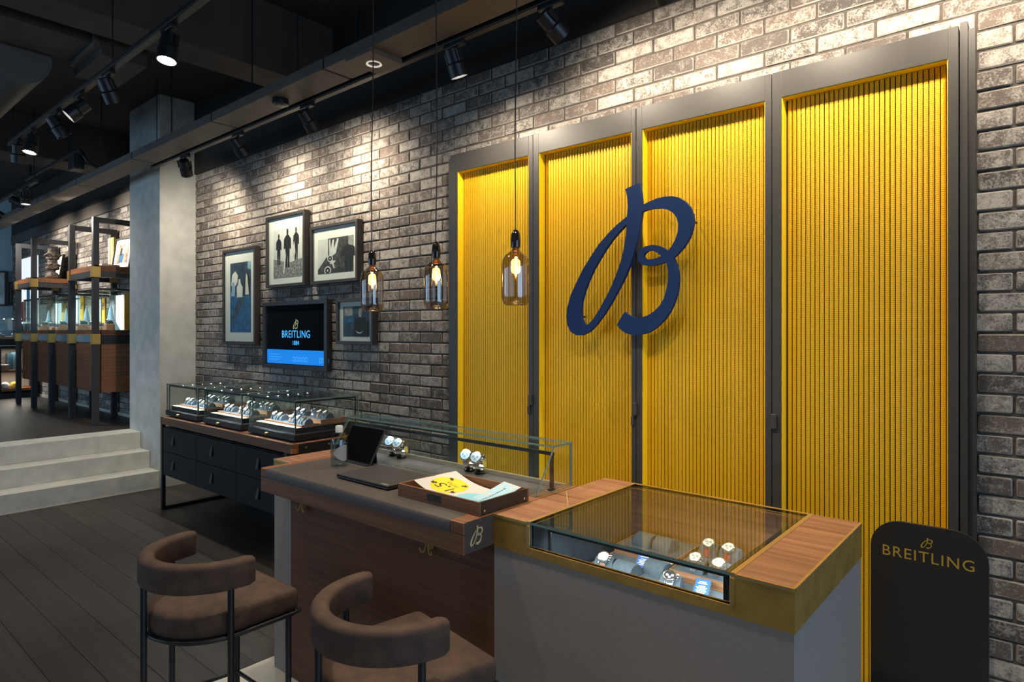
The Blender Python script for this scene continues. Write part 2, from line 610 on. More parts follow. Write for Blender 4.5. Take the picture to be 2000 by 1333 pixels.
# ---- lower floor: smoked oak planks running along the wall
fl = single('floor', MB().box(XC, 4.0, -4.0, 3.05, -0.06, -0.012), M_FLOOR, 'dark smoked oak plank floor of the lower shop level', 'floor', kind='structure')
rows = [0.838 + 0.172 * k for k in range(-6, 13)]
for k, y0 in enumerate(rows):
    x = XC - random.uniform(0, 1.5)
    while x < -2.91:
        x1 = x + random.choice((1.5, 1.9, 2.2))
        a, b = max(x, XC), min(x1, -2.912)
        if b - a > 0.05:
            part('plank', MB().box(a + 0.001, b - 0.001, y0 + 0.0012, min(y0 + 0.1708, 3.0), -0.012, 0.0), random.choice(M_PLANK), fl)
        x = x1
for i in range(6):
    for j in range(5):
        xa, ya = -2.91 + i * 0.6, 0.1 + j * 0.6
        part('tile', MB().box(xa + 0.002, xa + 0.598, ya + 0.002, min(ya + 0.598, 3.0), -0.012, 0.0005, bev=0.001), M_MARBLE, fl)['label'] = 'cream stone floor tile'

# ---- upper floor and the three plaster steps
single('floor_upper', MB().box(XEND, XC - 0.815, -4.0, 3.05, UP - 0.06, UP - 0.002), M_FLOOR, 'dark plank floor of the raised back level', 'floor', kind='structure')
st = thing('stairs', 'three pale plaster steps up to the raised level', 'steps', (XC, 0, 0), kind='structure')
for k in range(3):
    xa = XC - 0.249 * k
    xb = XC - 0.815 if k == 2 else XC - 0.249 * (k + 1) - 0.01
    part('step', MB().box(xb, xa, -4.0, 2.598, RISE * k, RISE * (k + 1), bev=0.004), M_STEP, st)
part('skirting', MB().box(XC, XC + 0.004, -4.0, 2.598, 0, 0.006), mat('pale_seal_strip', (0.5, 0.48, 0.42), 0.6), st)

# ---- pier
single('column', MB().box(-7.73, XC, 2.6, 3.05, 0, ZC, bev=0.004), M_PLASTER, 'grey plastered pier beside the steps', 'pier', kind='structure')
single('baseboard_pier', MB().box(XC, XC + 0.012, 2.6, 2.95, 0, 0.11), mat('pale_baseboard', (0.42, 0.40, 0.34), 0.6), 'pale skirting board at the foot of the pier', 'skirting', kind='structure')

# ---- brick wall: mortar bed with bricks standing proud
def ppx(x, y, z):
    c, s = math.sin(YAW), math.cos(YAW)
    t = -c * x + s * y
    if t < 0.2:
        return None
    return 1000 + 1244 * (s * x + c * y) / t, 647 - 1244 * (z - 1.59) / t

def brick_verts(x0, x1, z0, z1, rnd):
    d, e = 0.0045, 0.004
    j = lambda k=0.0012: rnd.uniform(-k, k)
    ring = [(x0 + d, z0), (x1 - d, z0), (x1, z0 + d), (x1, z1 - d), (x1 - d, z1), (x0 + d, z1), (x0, z1 - d), (x0, z0 + d)]
    cx, cz = (x0 + x1) / 2, (z0 + z1) / 2
    out = rnd.uniform(-0.0025, 0.003)
    vs = [(x + j(), W + 0.012, z + j()) for x, z in ring]
    vs += [(x + j(), W + 0.004 + out, z + j()) for x, z in ring]
    vs += [(x + (e if x < cx else -e) + j(), W + out + j(0.0008), z + (e if z < cz else -e) + j()) for x, z in ring]
    fs = [(i, (i + 1) % 8, 8 + (i + 1) % 8, 8 + i) for i in range(8)] + [(8 + i, 8 + (i + 1) % 8, 16 + (i + 1) % 8, 16 + i) for i in range(8)] + [tuple(range(16, 24))]
    return vs, fs

def brick_mb(mb, vs, fs):
    o = len(mb.v)
    mb.v += [tuple(v) for v in vs]
    for i, f in enumerate(fs):
        mb.f.append([q + o for q in f])
        mb.m.append(1 if 8 <= i < 16 else 0)
    return mb

def brick_layout(xa, xb, za, zb):
    out = []
    r0, r1 = int(round(za / BRICK_C)), int(round(zb / BRICK_C))
    for r in range(r0, r1):
        off = -0.5 * (r % 2)
        k0 = math.floor(xa / BRICK_L - off) - 1
        for k in range(k0, math.ceil(xb / BRICK_L - off) + 1):
            a, b = (k + off) * BRICK_L + 0.005, (k + 1 + off) * BRICK_L - 0.005
            z0, z1 = r * BRICK_C + 0.005, (r + 1) * BRICK_C - 0.005
            cut = a < xa or b > xb
            a, b = max(a, xa), min(b, xb)
            if b - a > 0.02:
                out.append((a, b, z0, z1, cut))
    return out

def brick_wall(name, label, xa, xb, za, zb, nparts, hidden):
    w = tag(link(name, MB().box(xa, xb, W + 0.009, W + 0.09, za, zb).mesh(name, M_MORTAR)), label, 'brick wall', kind='structure')
    bl = brick_layout(xa, xb, za, zb)
    sc = []
    for i, (a, b, z0, z1, cut) in enumerate(bl):
        p, q = ppx(a, W, z0), ppx(b, W, z1)
        s = 0
        if p and q:
            u0, u1 = max(0, p[0]), min(2000, q[0])
            v0, v1 = max(0, q[1]), min(1333, p[1])
            if u1 > u0 and v1 > v0 and not hidden((a + b) / 2, (z0 + z1) / 2):
                s = (u1 - u0) * (v1 - v0)
        sc.append((s, i))
    sc.sort(reverse=True)
    chosen = {i for s, i in sc[:nparts] if s > 0}
    rnd = random.Random(5)
    variants = {}
    rest = MB()
    for i, (a, b, z0, z1, cut) in enumerate(bl):
        vs, fs = brick_verts(a, b, z0, z1, rnd)
        if i in chosen:
            key = None if cut else rnd.randrange(10)
            c = Vector(((a + b) / 2, W, (z0 + z1) / 2))
            if key is None or key not in variants:
                m = brick_mb(MB(), [Vector(v) - c for v in vs], fs).mesh('brick', [M_BRICK, M_BRICKE])
                if key is not None:
                    variants[key] = m
            else:
                m = variants[key]
            link('brick', m, w, c)
        else:
            brick_mb(rest, vs, fs)
    o = part('brick_field', rest, [M_BRICK, M_BRICKE], w)
    o['kind'] = 'stuff'
    return w

def hid_main(x, z):
    return (-2.97 < x < -0.21 and z < 2.72) or z < 0.9 or (-5.4 < x < -4.4 and 1.27 < z < 1.85) or (-6.17 < x < -5.5 and 1.47 < z < 2.37) or (-5.35 < x < -4.72 and 1.97 < z < 2.6) or (-4.64 < x < -4.0 and 1.97 < z < 2.44)

brick_wall('wall_back', 'whitewashed dark brick wall of the lower shop level', XC, 0.9, 0.0, 43 * BRICK_C, 300, hid_main)
brick_wall('wall_back_upper', 'whitewashed brick wall behind the racks of the raised level', XEND, -7.73, 7 * BRICK_C, 42 * BRICK_C, 0, hid_main)
single('baseboard_back', MB().box(XEND, -7.73, W - 0.02, W + 0.004, UP - 0.002, UP + 0.035), mat('pale_baseboard', (0.42, 0.40, 0.34), 0.6), 'pale low plinth strip along the upper brick wall', 'skirting', kind='structure')
single('fascia_back', MB().box(XC, 4.0, W - 0.012, 3.05, 43 * BRICK_C, ZC), M_FASCIA, 'black painted strip above the brick wall', 'wall', kind='structure')
fu = thing('fascia_upper', 'black painted strip above the bricks of the raised level', 'wall', (-11, W, 3.2), kind='structure')
part('panel', MB().box(XEND, -7.73, W - 0.012, 3.05, 42 * BRICK_C + 0.16, ZC), M_FASCIA, fu)
part('ledge', MB().box(XEND, -7.73, W - 0.02, 3.05, 42 * BRICK_C, 42 * BRICK_C + 0.16), M_TRAY, fu)
single('wall_left', MB().box(XEND - 0.1, XEND, 1.6, 3.05, UP - 0.05, ZC), M_WALLBLUE, 'pale blue end wall of the raised level', 'wall', kind='structure')
single('wall_left_unseen', MB().box(XEND - 0.1, XEND, -4.0, 1.6, UP - 0.05, ZC), M_CEIL2, 'unseen stretch of the end wall, made dark to dim reflections', 'wall', kind='structure')  # unseen wall made dark to weaken reflections in the screen and print glass
single('wall_back_right', MB().box(0.9, 4.1, W, 3.05, 0, ZC), M_SHELL, 'plain wall beyond the bricks', 'wall', kind='structure')

# shop-front walls with their windows (behind and beside the camera)
wr = thing('wall_right', 'shop front wall with a wide window', 'wall', (4.0, 0, 0), kind='structure')
for n, b in (('pier', (4.0, 4.1, -4.0, -1.9, 0, ZC)), ('pier', (4.0, 4.1, 2.5, 3.05, 0, ZC)), ('sill', (4.0, 4.1, -1.9, 2.5, 0, 0.25)), ('head', (4.0, 4.1, -1.9, 2.5, 2.95, ZC))):
    part(n, MB().box(*b), M_SHELL, wr)
w1 = thing('window_1', 'wide shop window with black mullions', 'window', (4.0, 0.3, 0.25), kind='structure')
part('pane', MB().pane(4.03, 4.04, -1.9, 2.5, 0.25, 2.95), [M_GLASS, M_GEDGE], w1)
for y in (-1.9, -0.43, 1.04, 2.46):
    part('mullion', MB().box(3.99, 4.08, y, y + 0.04, 0.25, 2.95), M_BLACK, w1)
wf = thing('wall_front', 'street side wall with a long window', 'wall', (-5, -4.0, 0), kind='structure')
for n, b in (('pier', (XEND, -12.3, -4.1, -4.0, 0, ZC)), ('pier', (-8.9, -8.6, -4.1, -4.0, 0, ZC)), ('sill', (-12.3, -8.9, -4.1, -4.0, 0, 0.85)), ('head', (-12.3, -8.9, -4.1, -4.0, 3.15, ZC)), ('pier', (-3.8, 4.1, -4.1, -4.0, 0, ZC)), ('sill', (-8.6, -3.8, -4.1, -4.0, 0, 0.55)), ('head', (-8.6, -3.8, -4.1, -4.0, 2.95, ZC))):
    part(n, MB().box(*b), M_SHELL, wf)
w2 = thing('window_2', 'long street window with black mullions', 'window', (-6.2, -4.0, 0.55), kind='structure')
part('pane', MB().pane(-8.6, -3.8, -4.04, -4.03, 0.55, 2.95), [M_GLASS, M_GEDGE], w2)
for x in (-8.6, -7.02, -5.42, -3.84):
    part('mullion', MB().box(x, x + 0.04, -4.08, -3.99, 0.55, 2.95), M_BLACK, w2)

w3 = thing('window_3', 'street window of the raised level', 'window', (-10.6, -4.0, 0.85), kind='structure')
part('pane', MB().pane(-12.3, -8.9, -4.04, -4.03, 0.85, 3.15), [M_GLASS, M_GEDGE], w3)
for x in (-12.3, -10.62, -8.94):
    part('mullion', MB().box(x, x + 0.04, -4.08, -3.99, 0.85, 3.15), M_BLACK, w3)

# ---- ceiling: black slab with beams
single('ceiling', MB().box(XEND, 4.1, -4.1, 3.05, ZC, ZC + 0.1), M_CEIL, 'black painted ceiling slab', 'ceiling', kind='structure')
single('beam_1', MB().box(-4.70, -4.38, -4.0, 2.94, 3.5, ZC, bev=0.004), M_CEIL2, 'dark taupe ceiling beam crossing above the desk', 'beam', kind='structure')
single('beam_2', MB().box(-9.2, -8.7, -4.0, 2.94, 3.55, ZC, bev=0.004), M_CEIL2, 'dark taupe ceiling beam above the raised level', 'beam', kind='structure')
dk = thing('air_duct', 'flat black flanged air duct under the ceiling', 'duct', (-5.1, -1.2, 3.5))
part('body', MB().box(-5.34, -4.90, -4.0, 1.46, 3.52, 3.80), M_CEIL2, dk)
for y in (-2.4, -1.1, 0.2, 1.42):
    part('flange', MB().box(-5.38, -4.86, y, y + 0.04, 3.49, 3.83), M_TRAY, dk)
for y in (-2.0, 0.9):
    part('hanger', MB().box(-5.40, -5.37, y, y + 0.03, 3.5, ZC), M_BLACK, dk)
part('collar', MB().box(-5.42, -4.84, 1.461, 1.74, 3.44, 3.86), M_CEIL2, dk)
rd = thing('round_duct', 'round corrugated grey duct hanging under the ceiling', 'duct', (-6.9, 1.12, 3.50))
rot = Matrix.Rotation(PI / 2, 4, 'Y')
prof = []
for k in range(75):
    prof += [(0.20, -1.5 + k * 0.04), (0.206, -1.5 + k * 0.04 + 0.02)]
part('pipe', MB().lathe(prof, (0, 0, 0), 28, mtx=rot), mat('dull_duct_metal', (0.13, 0.13, 0.13), 0.5, metal=0.5), rd, 40, world=False)
for x in (-0.8, 0.9):
    part('hanger', MB().box(x, x + 0.02, -0.01, 0.01, 0.2, ZC - 3.50), M_BLACK, rd, world=False)

# ---- cable tray above the wall
ct = thing('cable_tray', 'long taupe cable tray hung on rods under the ceiling', 'cable tray', (-4.8, 2.27, 3.16))
seam = [-12.6, -11.05, -9.5, -8.0, -6.4, -4.81, -3.336, -1.86, -0.4, 1.0]
for a, b in zip(seam, seam[1:]):
    m = MB()
    m.box(a + 0.011, b - 0.011, 2.17, 2.37, 3.16, 3.172)
    m.box(a + 0.011, b - 0.011, 2.17, 2.178, 3.172, 3.225)
    m.box(a + 0.011, b - 0.011, 2.362, 2.37, 3.172, 3.225)
    part('tray_section', m, M_TRAY, ct)
for a in seam:
    part('joint_plate', MB().box(a - 0.03, a + 0.03, 2.18, 2.36, 3.173, 3.19), M_FASCIA, ct)
for x in (-11.6, -9.9, -7.3, -5.6, -4.25, -3.05, -1.3, 0.3):
    part('hanger_rod', MB().tube([(x, 2.2, 3.172), (x, 2.2, ZC)], 0.006, 8), M_BLACK, ct)
# detector and speaker under the tray
dt = thing('smoke_detector', 'small round dark detector under the cable tray', 'detector', (-3.99, 2.266, 3.16))
part('housing', MB().lathe([(0.052, 0), (0.056, -0.02), (0.054, -0.038), (0.03, -0.046)], n=24), M_BLACK, dt, 40, world=False)
part('lens', MB().lathe([(0.028, -0.045), (0.02, -0.052), (0.004, -0.055)], n=20), M_LAMPDIM, dt, 40, world=False)
sp = thing('ceiling_speaker', 'square taupe plate with a round ring light under the tray', 'ceiling fitting', (-2.98, 2.273, 3.16))
part('plate', MB().box(-0.115, 0.115, -0.115, 0.115, -0.03, 0, bev=0.004), M_TRAY, sp, world=False)
part('ring', MB().lathe([(0.042, -0.031), (0.046, -0.036), (0.04, -0.038), (0.034, -0.034), (0.034, -0.031)], n=28, cap=False), mat('pale_ring', (0.7, 0.66, 0.58), 0.5, emit=(1.0, 0.9, 0.75), estr=0.5), sp, 60, world=False)
part('insert', MB().lathe([(0.033, -0.031), (0.02, -0.034), (0.004, -0.035)], n=24), M_BLACK, sp, 40, world=False)
cp = thing('conduit', 'thin bent conduit pipe with a junction box', 'pipe', (-7.0, 2.0, 3.3))
part('pipe', MB().tube([(-9.5, 2.05, 3.42), (-7.6, 2.05, 3.42), (-7.42, 2.05, 3.40), (-7.34, 2.06, 3.33), (-7.33, 2.10, 3.26), (-7.32, 2.175, 3.235)], 0.016, 8), M_BLACK, cp, 40)
part('junction_box', MB().box(-7.64, -7.46, 2.0, 2.1, 3.22, 3.37, bev=0.01), M_BLACK, cp)
for x in (-9.3, -7.8):
    part('ceiling_clip', MB().box(x, x + 0.02, 2.04, 2.06, 3.42, ZC), M_BLACK, cp)

# ------------------------------------------------------------------ track lighting
def track(name, label, x0, x1, y, z):
    t = thing(name, label, 'light track', ((x0 + x1) / 2, y, z))
    part('rail', MB().box(x0, x1, y - 0.018, y + 0.018, z, z + 0.034), M_BLACK, t)
    part('conductor', MB().box(x0, x1, y - 0.0195, y - 0.0178, z + 0.004, z + 0.010), mat('rail_edge', (0.25, 0.22, 0.18), 0.3, metal=0.7), t)
    n = max(2, int((x1 - x0) / 2))
    for k in range(n + 1):
        x = x0 + 0.1 + (x1 - x0 - 0.2) * k / n
        part('suspension', MB().tube([(x, y, z + 0.034), (x, y, ZC)], 0.004, 6), M_BLACK, t)
    return t

track('wall_light_track', 'black light track running along the brick wall', -6.6, 1.0, 2.42, 3.146)
track('middle_light_track', 'black light track across the shop over the floor', -6.75, 0.5, 1.353, 3.158)
track('upper_light_track', 'black light track over the raised level', -12.5, -8.3, 1.89, 3.185)

def spotlight(label, x, y, z, aim, lit, power=0.0, angle=70, blend=0.7, col=WHITE, size=1.0, cat='spotlight', group=None):
    r = thing('track_spotlight', label, cat, (x, y, z), group=group)
    part('adapter', MB().box(-0.07, 0.07, -0.017, 0.017, -0.022, 0.0, bev=0.003), M_BLACK, r, world=False)
    piv = Vector((0, 0, -0.095))
    part('stem', MB().tube([(0, 0, -0.02), (0, 0, -0.06)], 0.011, 10), M_BLACK, r, 40, world=False)
    d = (Vector(aim) - Vector((x, y, z)) - piv).normalized()
    q = d.to_track_quat('-Z', 'Y').to_matrix().to_4x4()
    s = size
    hd = part('head', MB().lathe([(0.03 * s, 0.062 * s), (0.040 * s, 0.058 * s), (0.042 * s, -0.01 * s), (0.05 * s, -0.02 * s), (0.05 * s, -0.085 * s), (0.045 * s, -0.085 * s), (0.043 * s, -0.064 * s)], piv, 22, mtx=q), M_BLACK, r, 35, world=False)
    part('lens', MB().lathe([(0.0435 * s, -0.064 * s), (0.02 * s, -0.066 * s), (0.002 * s, -0.0665 * s)], piv, 22, mtx=q), M_LAMP if lit else M_LAMPDIM, hd, world=False)
    for k in (-1, 1):
        fin = MB().box(k * 0.052 * s - 0.003, k * 0.052 * s + 0.003, -0.012, 0.012, -0.01, 0.05)
        fin.v = [tuple(q @ Vector(v) + piv) for v in fin.v]
        part('yoke_arm', fin, M_BLACK, r, world=False)
    if power > 0:
        l = bpy.data.lights.new('spot_lamp', 'SPOT')
        l.energy = power
        l.color = col
        l.spot_size = math.radians(angle)
        l.spot_blend = blend
        l.shadow_soft_size = 0.035
        o = bpy.data.objects.new('spot_lamp', l)
        COL.objects.link(o)
        o.parent = r
        o.location = piv + d * 0.135 * s
        o.rotation_euler = d.to_track_quat('-Z', 'Y').to_euler()
    return r

# spots washing the wall
ORD = ('first', 'second', 'third', 'fourth')
for x, ax, az, pw, lab, an in (
        (-5.87, -6.50, 2.1, 66, 'black spot on the wall track nearest the pier', 165),
        (-4.90, -4.95, 2.45, 62, 'black spot on the wall track above the tall framed print', 165),
        (-3.91, -4.00, 2.50, 66, 'black spot on the wall track beside the round detector', 165),
        (-2.47, -2.40, 1.75, 60, 'lit black spot on the wall track left of the yellow doors', 165),
        (-1.82, -1.62, 2.62, 34, 'black spot on the wall track above the yellow doors', 165)):
    spotlight(lab, x, 2.42, 3.146, (ax, W, az), x == -2.47, pw, an, 1.0, WARM)
for k, (x, pw) in enumerate(((-1.25, 34), (-0.75, 34), (-0.2, 38), (0.4, 48))):
    spotlight('black wall track spot over the right-hand doors, %s from the big letter' % ORD[k], x, 2.42, 3.146, (x + 0.02, W, 2.62), False, pw, 165, 1.0, WARM, group='wall spots out of sight above the doors')
# spots on the middle track
for x, aim, lit, pw, lab in (
        (-3.48, (-3.3, 0.9, 0), True, 70, 'brightest lit spot on the middle track near the desk'),
        (-4.37, (-4.9, 2.6, 0.8), False, 0, 'dark blue-black spot turned aside on the middle track'),
        (-4.92, (-5.6, -0.6, 1.0), True, 30, 'lit spot tilted on its side on the middle track'),
        (-5.43, (-5.2, 2.8, 0.8), False, 0, 'dark spot between two lit spots on the middle track'),
        (-6.08, (-5.9, 0.8, 0), True, 60, 'lit spot facing down on the middle track above the steps'),
        (-6.50, (-7.2, 1.6, 0.4), False, 75, 'dark spot at the far end of the middle track')):
    spotlight(lab, x, 1.353, 3.158, aim, lit, pw, 75, 0.8, WHITE)
for k, (x, y, aim, pw) in enumerate(((-2.3, 1.353, (-2.0, 1.75, 0.98), 95), (-1.2, 1.353, (-1.15, 1.95, 0.98), 115), (-0.75, 1.353, (-0.8, 2.9, 0.9), 40))):
    spotlight('black middle track spot over the counter, %s from the desk end' % ORD[k], x, y, 3.158, aim, False, pw, 88, 0.9, WARM, group='spots over the counter')
track('added_fill_track', 'black fill light track added out of view behind the camera', -6.5, 2.5, -1.6, 3.158)  # track and its warm spots are added out of view to fill front faces
for k, (x, aim) in enumerate(((-5.6, (-5.6, -0.4, 0.0)), (-3.6, (-3.2, 0.2, 0.0)), (-1.6, (-1.8, 1.2, 0.3)), (0.4, (-0.6, 1.5, 0.4)))):
    spotlight('black fill spot added behind the camera, %s from the steps' % ORD[k], x, -1.6, 3.158, aim, False, 12, 85, 0.9, WARM, group='added fill spots')
for x, aim, lit, pw, lab in (
        (-8.75, (-8.6, 1.9, 0.5), True, 50, 'lit spot on the track of the raised level'),
        (-9.15, (-8.7, W, 2.5), False, 125, 'dark spot beside the lit one over the raised level'),
        (-10.2, (-10.2, W, 2.5), False, 125, 'dark spot over the middle of the shelving racks'),
        (-11.4, (-11.4, W, 2.5), False, 125, 'dark spot over the far end of the shelving racks')):
    spotlight(lab, x, 1.89, 3.185, aim, lit, pw, 80 if lit else 110, 0.9, WHITE)

# ================================================================== YELLOW FOLDING DOORS
YD = 2.85
panels = [(-2.950, -2.272, -2.885, -2.305), (-2.270, -1.609, -2.230, -1.634), (-1.606, -0.941, -1.573, -0.969), (-0.938, -0.270, -0.899, -0.302)]
dlab = ['leftmost narrow yellow ribbed door panel beside the pictures', 'yellow ribbed door panel under the left half of the blue letter',
        'yellow ribbed door panel under the right half of the blue letter', 'widest-looking yellow ribbed door panel at the right end']
SLP = 0.0186
slat_me = None
for i, (xa, xb, oa, ob) in enumerate(panels):
    d = thing('door_%d' % (i + 1), dlab[i], 'door', ((xa + xb) / 2, YD, 0.02), kind='structure')
    z0, z1, s0, s1 = 0.02, 2.715, 0.14, 2.602
    part('stile', MB().box(xa, oa, YD, YD + 0.07, z0, z1, bev=0.002), M_DOORFRAME, d)
    part('stile', MB().box(ob, xb, YD, YD + 0.07, z0, z1, bev=0.002), M_DOORFRAME, d)
    part('rail', MB().box(oa, ob, YD, YD + 0.07, s1, z1), M_DOORFRAME, d)
    part('rail', MB().box(oa, ob, YD, YD + 0.07, z0, s0), M_DOORFRAME, d)
    rv = MB()
    rv.box(oa, oa + 0.003, YD + 0.004, YD + 0.058, s0, s1)
    part('reveal', rv, M_YREVEAL, d)['label'] = 'bright yellow side return of the frame'
    part('reveal', MB().box(ob - 0.003, ob, YD + 0.004, YD + 0.058, s0, s1), M_YREVEAL, d)
    part('reveal', MB().box(oa + 0.003, ob - 0.003, YD + 0.004, YD + 0.058, s1 - 0.003, s1), M_YREVEAL, d)
    part('backing', MB().box(oa + 0.003, ob - 0.003, YD + 0.058, YD + 0.064, s0, s1 - 0.003), M_YBACK, d)
    if slat_me is None:
        m = MB()
        h = s1 - 0.004 - s0
        pr = [(-0.0080, 0.006), (-0.0072, 0.0014), (-0.003, 0.0), (0.003, 0.0), (0.0072, 0.0014), (0.0080, 0.006)]
        n = len(pr)
        m.add([(x, y, 0) for x, y in pr] + [(x, y, h) for x, y in pr], [(k, k + 1, n + k + 1, n + k) for k in range(n - 1)] + [(0, n - 1, 2 * n - 1, n)])
        slat_me = m.mesh('slat', M_SLAT, 50)
    n = int((ob - oa - 0.006) / SLP)
    st0 = (oa + ob) / 2 - (n - 1) * SLP / 2
    for k in range(n):
        link('slat', slat_me, d, Vector((st0 + k * SLP, YD + 0.050, s0)) - d.location)
    if i in (0, 1, 2):
        hx = xb + (-0.010, 0.0, 0.013)[i]
        part('pull', MB().box(hx - 0.012, hx + 0.012, YD - 0.018, YD + 0.001, 1.165, 1.229, bev=0.003), M_DOORFRAME, d)
        if i < 2:
            part('latch', MB().box(hx - 0.022, hx - 0.006, YD - 0.012, YD + 0.001, 1.115, 1.16, bev=0.003), M_DOORFRAME, d)
jb = thing('trim_door', 'dark bronze posts framing the folding doors', 'door frame', (-1.6, 2.9, 0), kind='structure')
part('post', MB().box(-0.266, -0.243, YD + 0.01, 2.95, 0, 2.728), M_DOORFRAME, jb)
part('post', MB().box(-0.242, -0.222, YD + 0.03, 2.95, 0, 2.705), M_DOORFRAME, jb)
part('post', MB().box(-2.972, -2.953, YD + 0.01, 2.95, 0, 2.70), M_DOORFRAME, jb)
part('backboard', MB().box(-2.95, -0.266, YD + 0.072, 2.952, 0.0, 2.65), M_BLACK, jb)
part('threshold', MB().box(-2.972, -0.222, YD - 0.01, 2.952, 0, 0.016), M_BLACK, jb)

# ---- big script letter standing off the doors
lt = thing('logo_letter', 'large navy blue script letter B mounted on the yellow doors', 'letter sign', (-1.628, 2.79, 1.567))
put('letter', letter_mesh(0.751, 0.02), M_NAVY, facing_front((0, 0, 0)), lt)
for dx, dz in ((-0.315, 0.10), (0.045, 0.67), (0.325, 0.54), (0.075, 0.045)):
    part('standoff', MB().tube([(dx, 0.008, dz), (dx, 0.10, dz)], 0.006, 8), M_BLACK, lt, 40, world=False)

# ================================================================== PENDANT LAMPS
filam = emission('hot_filament', (1.0, 0.42, 0.10), 28)
gprof = [(0.012, 0.228), (0.018, 0.214), (0.030, 0.204), (0.043, 0.194), (0.051, 0.180), (0.0545, 0.162), (0.055, 0.14), (0.055, 0.045), (0.0545, 0.030), (0.050, 0.012), (0.044, 0.003), (0.038, 0.0), (0.03, 0.004), (0.004, 0.006)]

def pendant(label, x, bottom):
    r = thing('pendant_lamp', label, 'pendant lamp', (x, 1.9, bottom), group='smoked glass pendants above the desk')
    part('glass_shade', MB().lathe(gprof, n=40, cap=False), M_SMOKE, r, 60, world=False)
    part('socket', MB().lathe([(0.0125, 0.224), (0.0185, 0.226), (0.0195, 0.25), (0.018, 0.278), (0.012, 0.29), (0.005, 0.296)], n=20), M_BLACKG, r, 40, world=False)
    b = part('bulb', MB().lathe([(0.010, 0.222), (0.011, 0.205), (0.014, 0.195), (0.0145, 0.12), (0.010, 0.108), (0.002, 0.103)], n=18), glass('bulb_glass', (1.0, 0.93, 0.82), 1.2), r, 60, world=False)
    part('cap', MB().lathe([(0.0105, 0.224), (0.0115, 0.212), (0.0115, 0.202), (0.010, 0.2)], n=16), mat('copper_cap', (0.6, 0.30, 0.12), 0.35, metal=0.9), b, 40, world=False)
    pts = []
    for k in range(80):
        a = k * 1.05
        pts.append((0.0036 * math.cos(a), 0.0036 * math.sin(a), 0.19 - k * 0.00095))
    part('filament', MB().tube(pts, 0.0012, 5), filam, b, 60, world=False)
    cord = []
    top = ZC - bottom
    for k in range(40):
        z = 0.292 + (top - 0.292) * k / 39
        cord.append((0.004 * math.sin(z * 5 + x * 7) * min(1, (z - 0.292) * 4), 0.003 * math.sin(z * 3.1 + x), z))
    part('cord', MB().tube(cord, 0.0028, 6), mat('brown_flex', (0.035, 0.026, 0.02), 0.8), r, 60, world=False)
    part('ceiling_rose', MB().lathe([(0.045, top - 0.025), (0.045, top)], n=20), M_BLACK, r, 40, world=False)
    l = bpy.data.lights.new('pendant_bulb', 'POINT')
    l.energy = 0.7
    l.color = (1.0, 0.58, 0.25)
    l.shadow_soft_size = 0.02
    o = bpy.data.objects.new('pendant_bulb', l)
    COL.objects.link(o)
    o.parent = r
    o.location = (0, 0, 0.15)

pendant('smoked glass pendant lamp hanging in front of the framed prints', -2.504, 1.684)
pendant('smoked glass pendant lamp hanging between the other two', -2.053, 1.684)
pendant('smoked glass pendant lamp hanging in front of the yellow doors', -1.600, 1.690)

# ================================================================== PICTURES AND SCREEN ON THE BRICK WALL
def quadprint(parent, name, x0, x1, z0, z1, y, m):
    return part(name, MB().box(x0, x1, y - 0.0006, y, z0, z1), m, parent)

def blob(parent, name, poly, box, y, m):
    """flat printed shape given in 0..1 of the print area"""
    x0, x1, z0, z1 = box
    me = shape2d([[(x0 + u * (x1 - x0), z0 + v * (z1 - z0)) for u, v in poly]], 0.0004)
    me.transform(Matrix.Rotation(PI / 2, 4, 'X'))
    me.transform(Matrix.Translation(Vector((0, y, 0)) - wloc(parent)))
    me.materials.append(m)
    return link(name, me, parent)

def framed(label, x0, x1, z0, z1, fw, pb, pm, yf=2.893, depth=0.055):
    r = thing('framed_print', label, 'picture', ((x0 + x1) / 2, yf + depth, z0))
    part('frame_rail', MB().box(x0, x1, yf, yf + depth, z1 - fw, z1, bev=0.0015), M_FRAME, r)
    part('frame_rail', MB().box(x0, x1, yf, yf + depth, z0, z0 + fw, bev=0.0015), M_FRAME, r)
    part('frame_stile', MB().box(x0, x0 + fw, yf, yf + depth, z0 + fw, z1 - fw, bev=0.0015), M_FRAME, r)
    part('frame_stile', MB().box(x1 - fw, x1, yf, yf + depth, z0 + fw, z1 - fw, bev=0.0015), M_FRAME, r)
    part('mat_board', MB().box(x0 + fw, x1 - fw, yf + 0.02, yf + 0.025, z0 + fw, z1 - fw), M_MAT, r)
    box = (x0 + pb[0] * (x1 - x0), x0 + pb[1] * (x1 - x0), z0 + pb[2] * (z1 - z0), z0 + pb[3] * (z1 - z0))
    pr = quadprint(r, 'print', *box, yf + 0.0195, pm)
    part('glazing', MB().box(x0 + fw, x1 - fw, yf + 0.008, yf + 0.010, z0 + fw, z1 - fw), M_GLASS, r)
    return r, pr, box, yf + 0.0185

PB = mat('print_black', (0.012, 0.012, 0.013), 0.6)
PG = mat('print_grey', (0.28, 0.27, 0.25), 0.6, var=0.3, vscale=25)
PL = mat('print_light', (0.62, 0.60, 0.56), 0.6, var=0.06, vscale=20)
PN = mat('print_navy', (0.012, 0.020, 0.035), 0.6, col2=(0.06, 0.10, 0.15), vscale=14)
PBL = mat('print_blue', (0.030, 0.12, 0.26), 0.6, var=0.35, vscale=22)
PSK = mat('print_skyblue', (0.25, 0.42, 0.55), 0.6, var=0.2, vscale=18)
PDK = mat('print_charcoal', (0.010, 0.010, 0.010), 0.6, col2=(0.085, 0.08, 0.075), vscale=26)
PWH = mat('print_white', (0.72, 0.70, 0.62), 0.6)
PGR = mat('print_rubble', (0.03, 0.03, 0.03), 0.6, col2=(0.42, 0.41, 0.38), vscale=55)

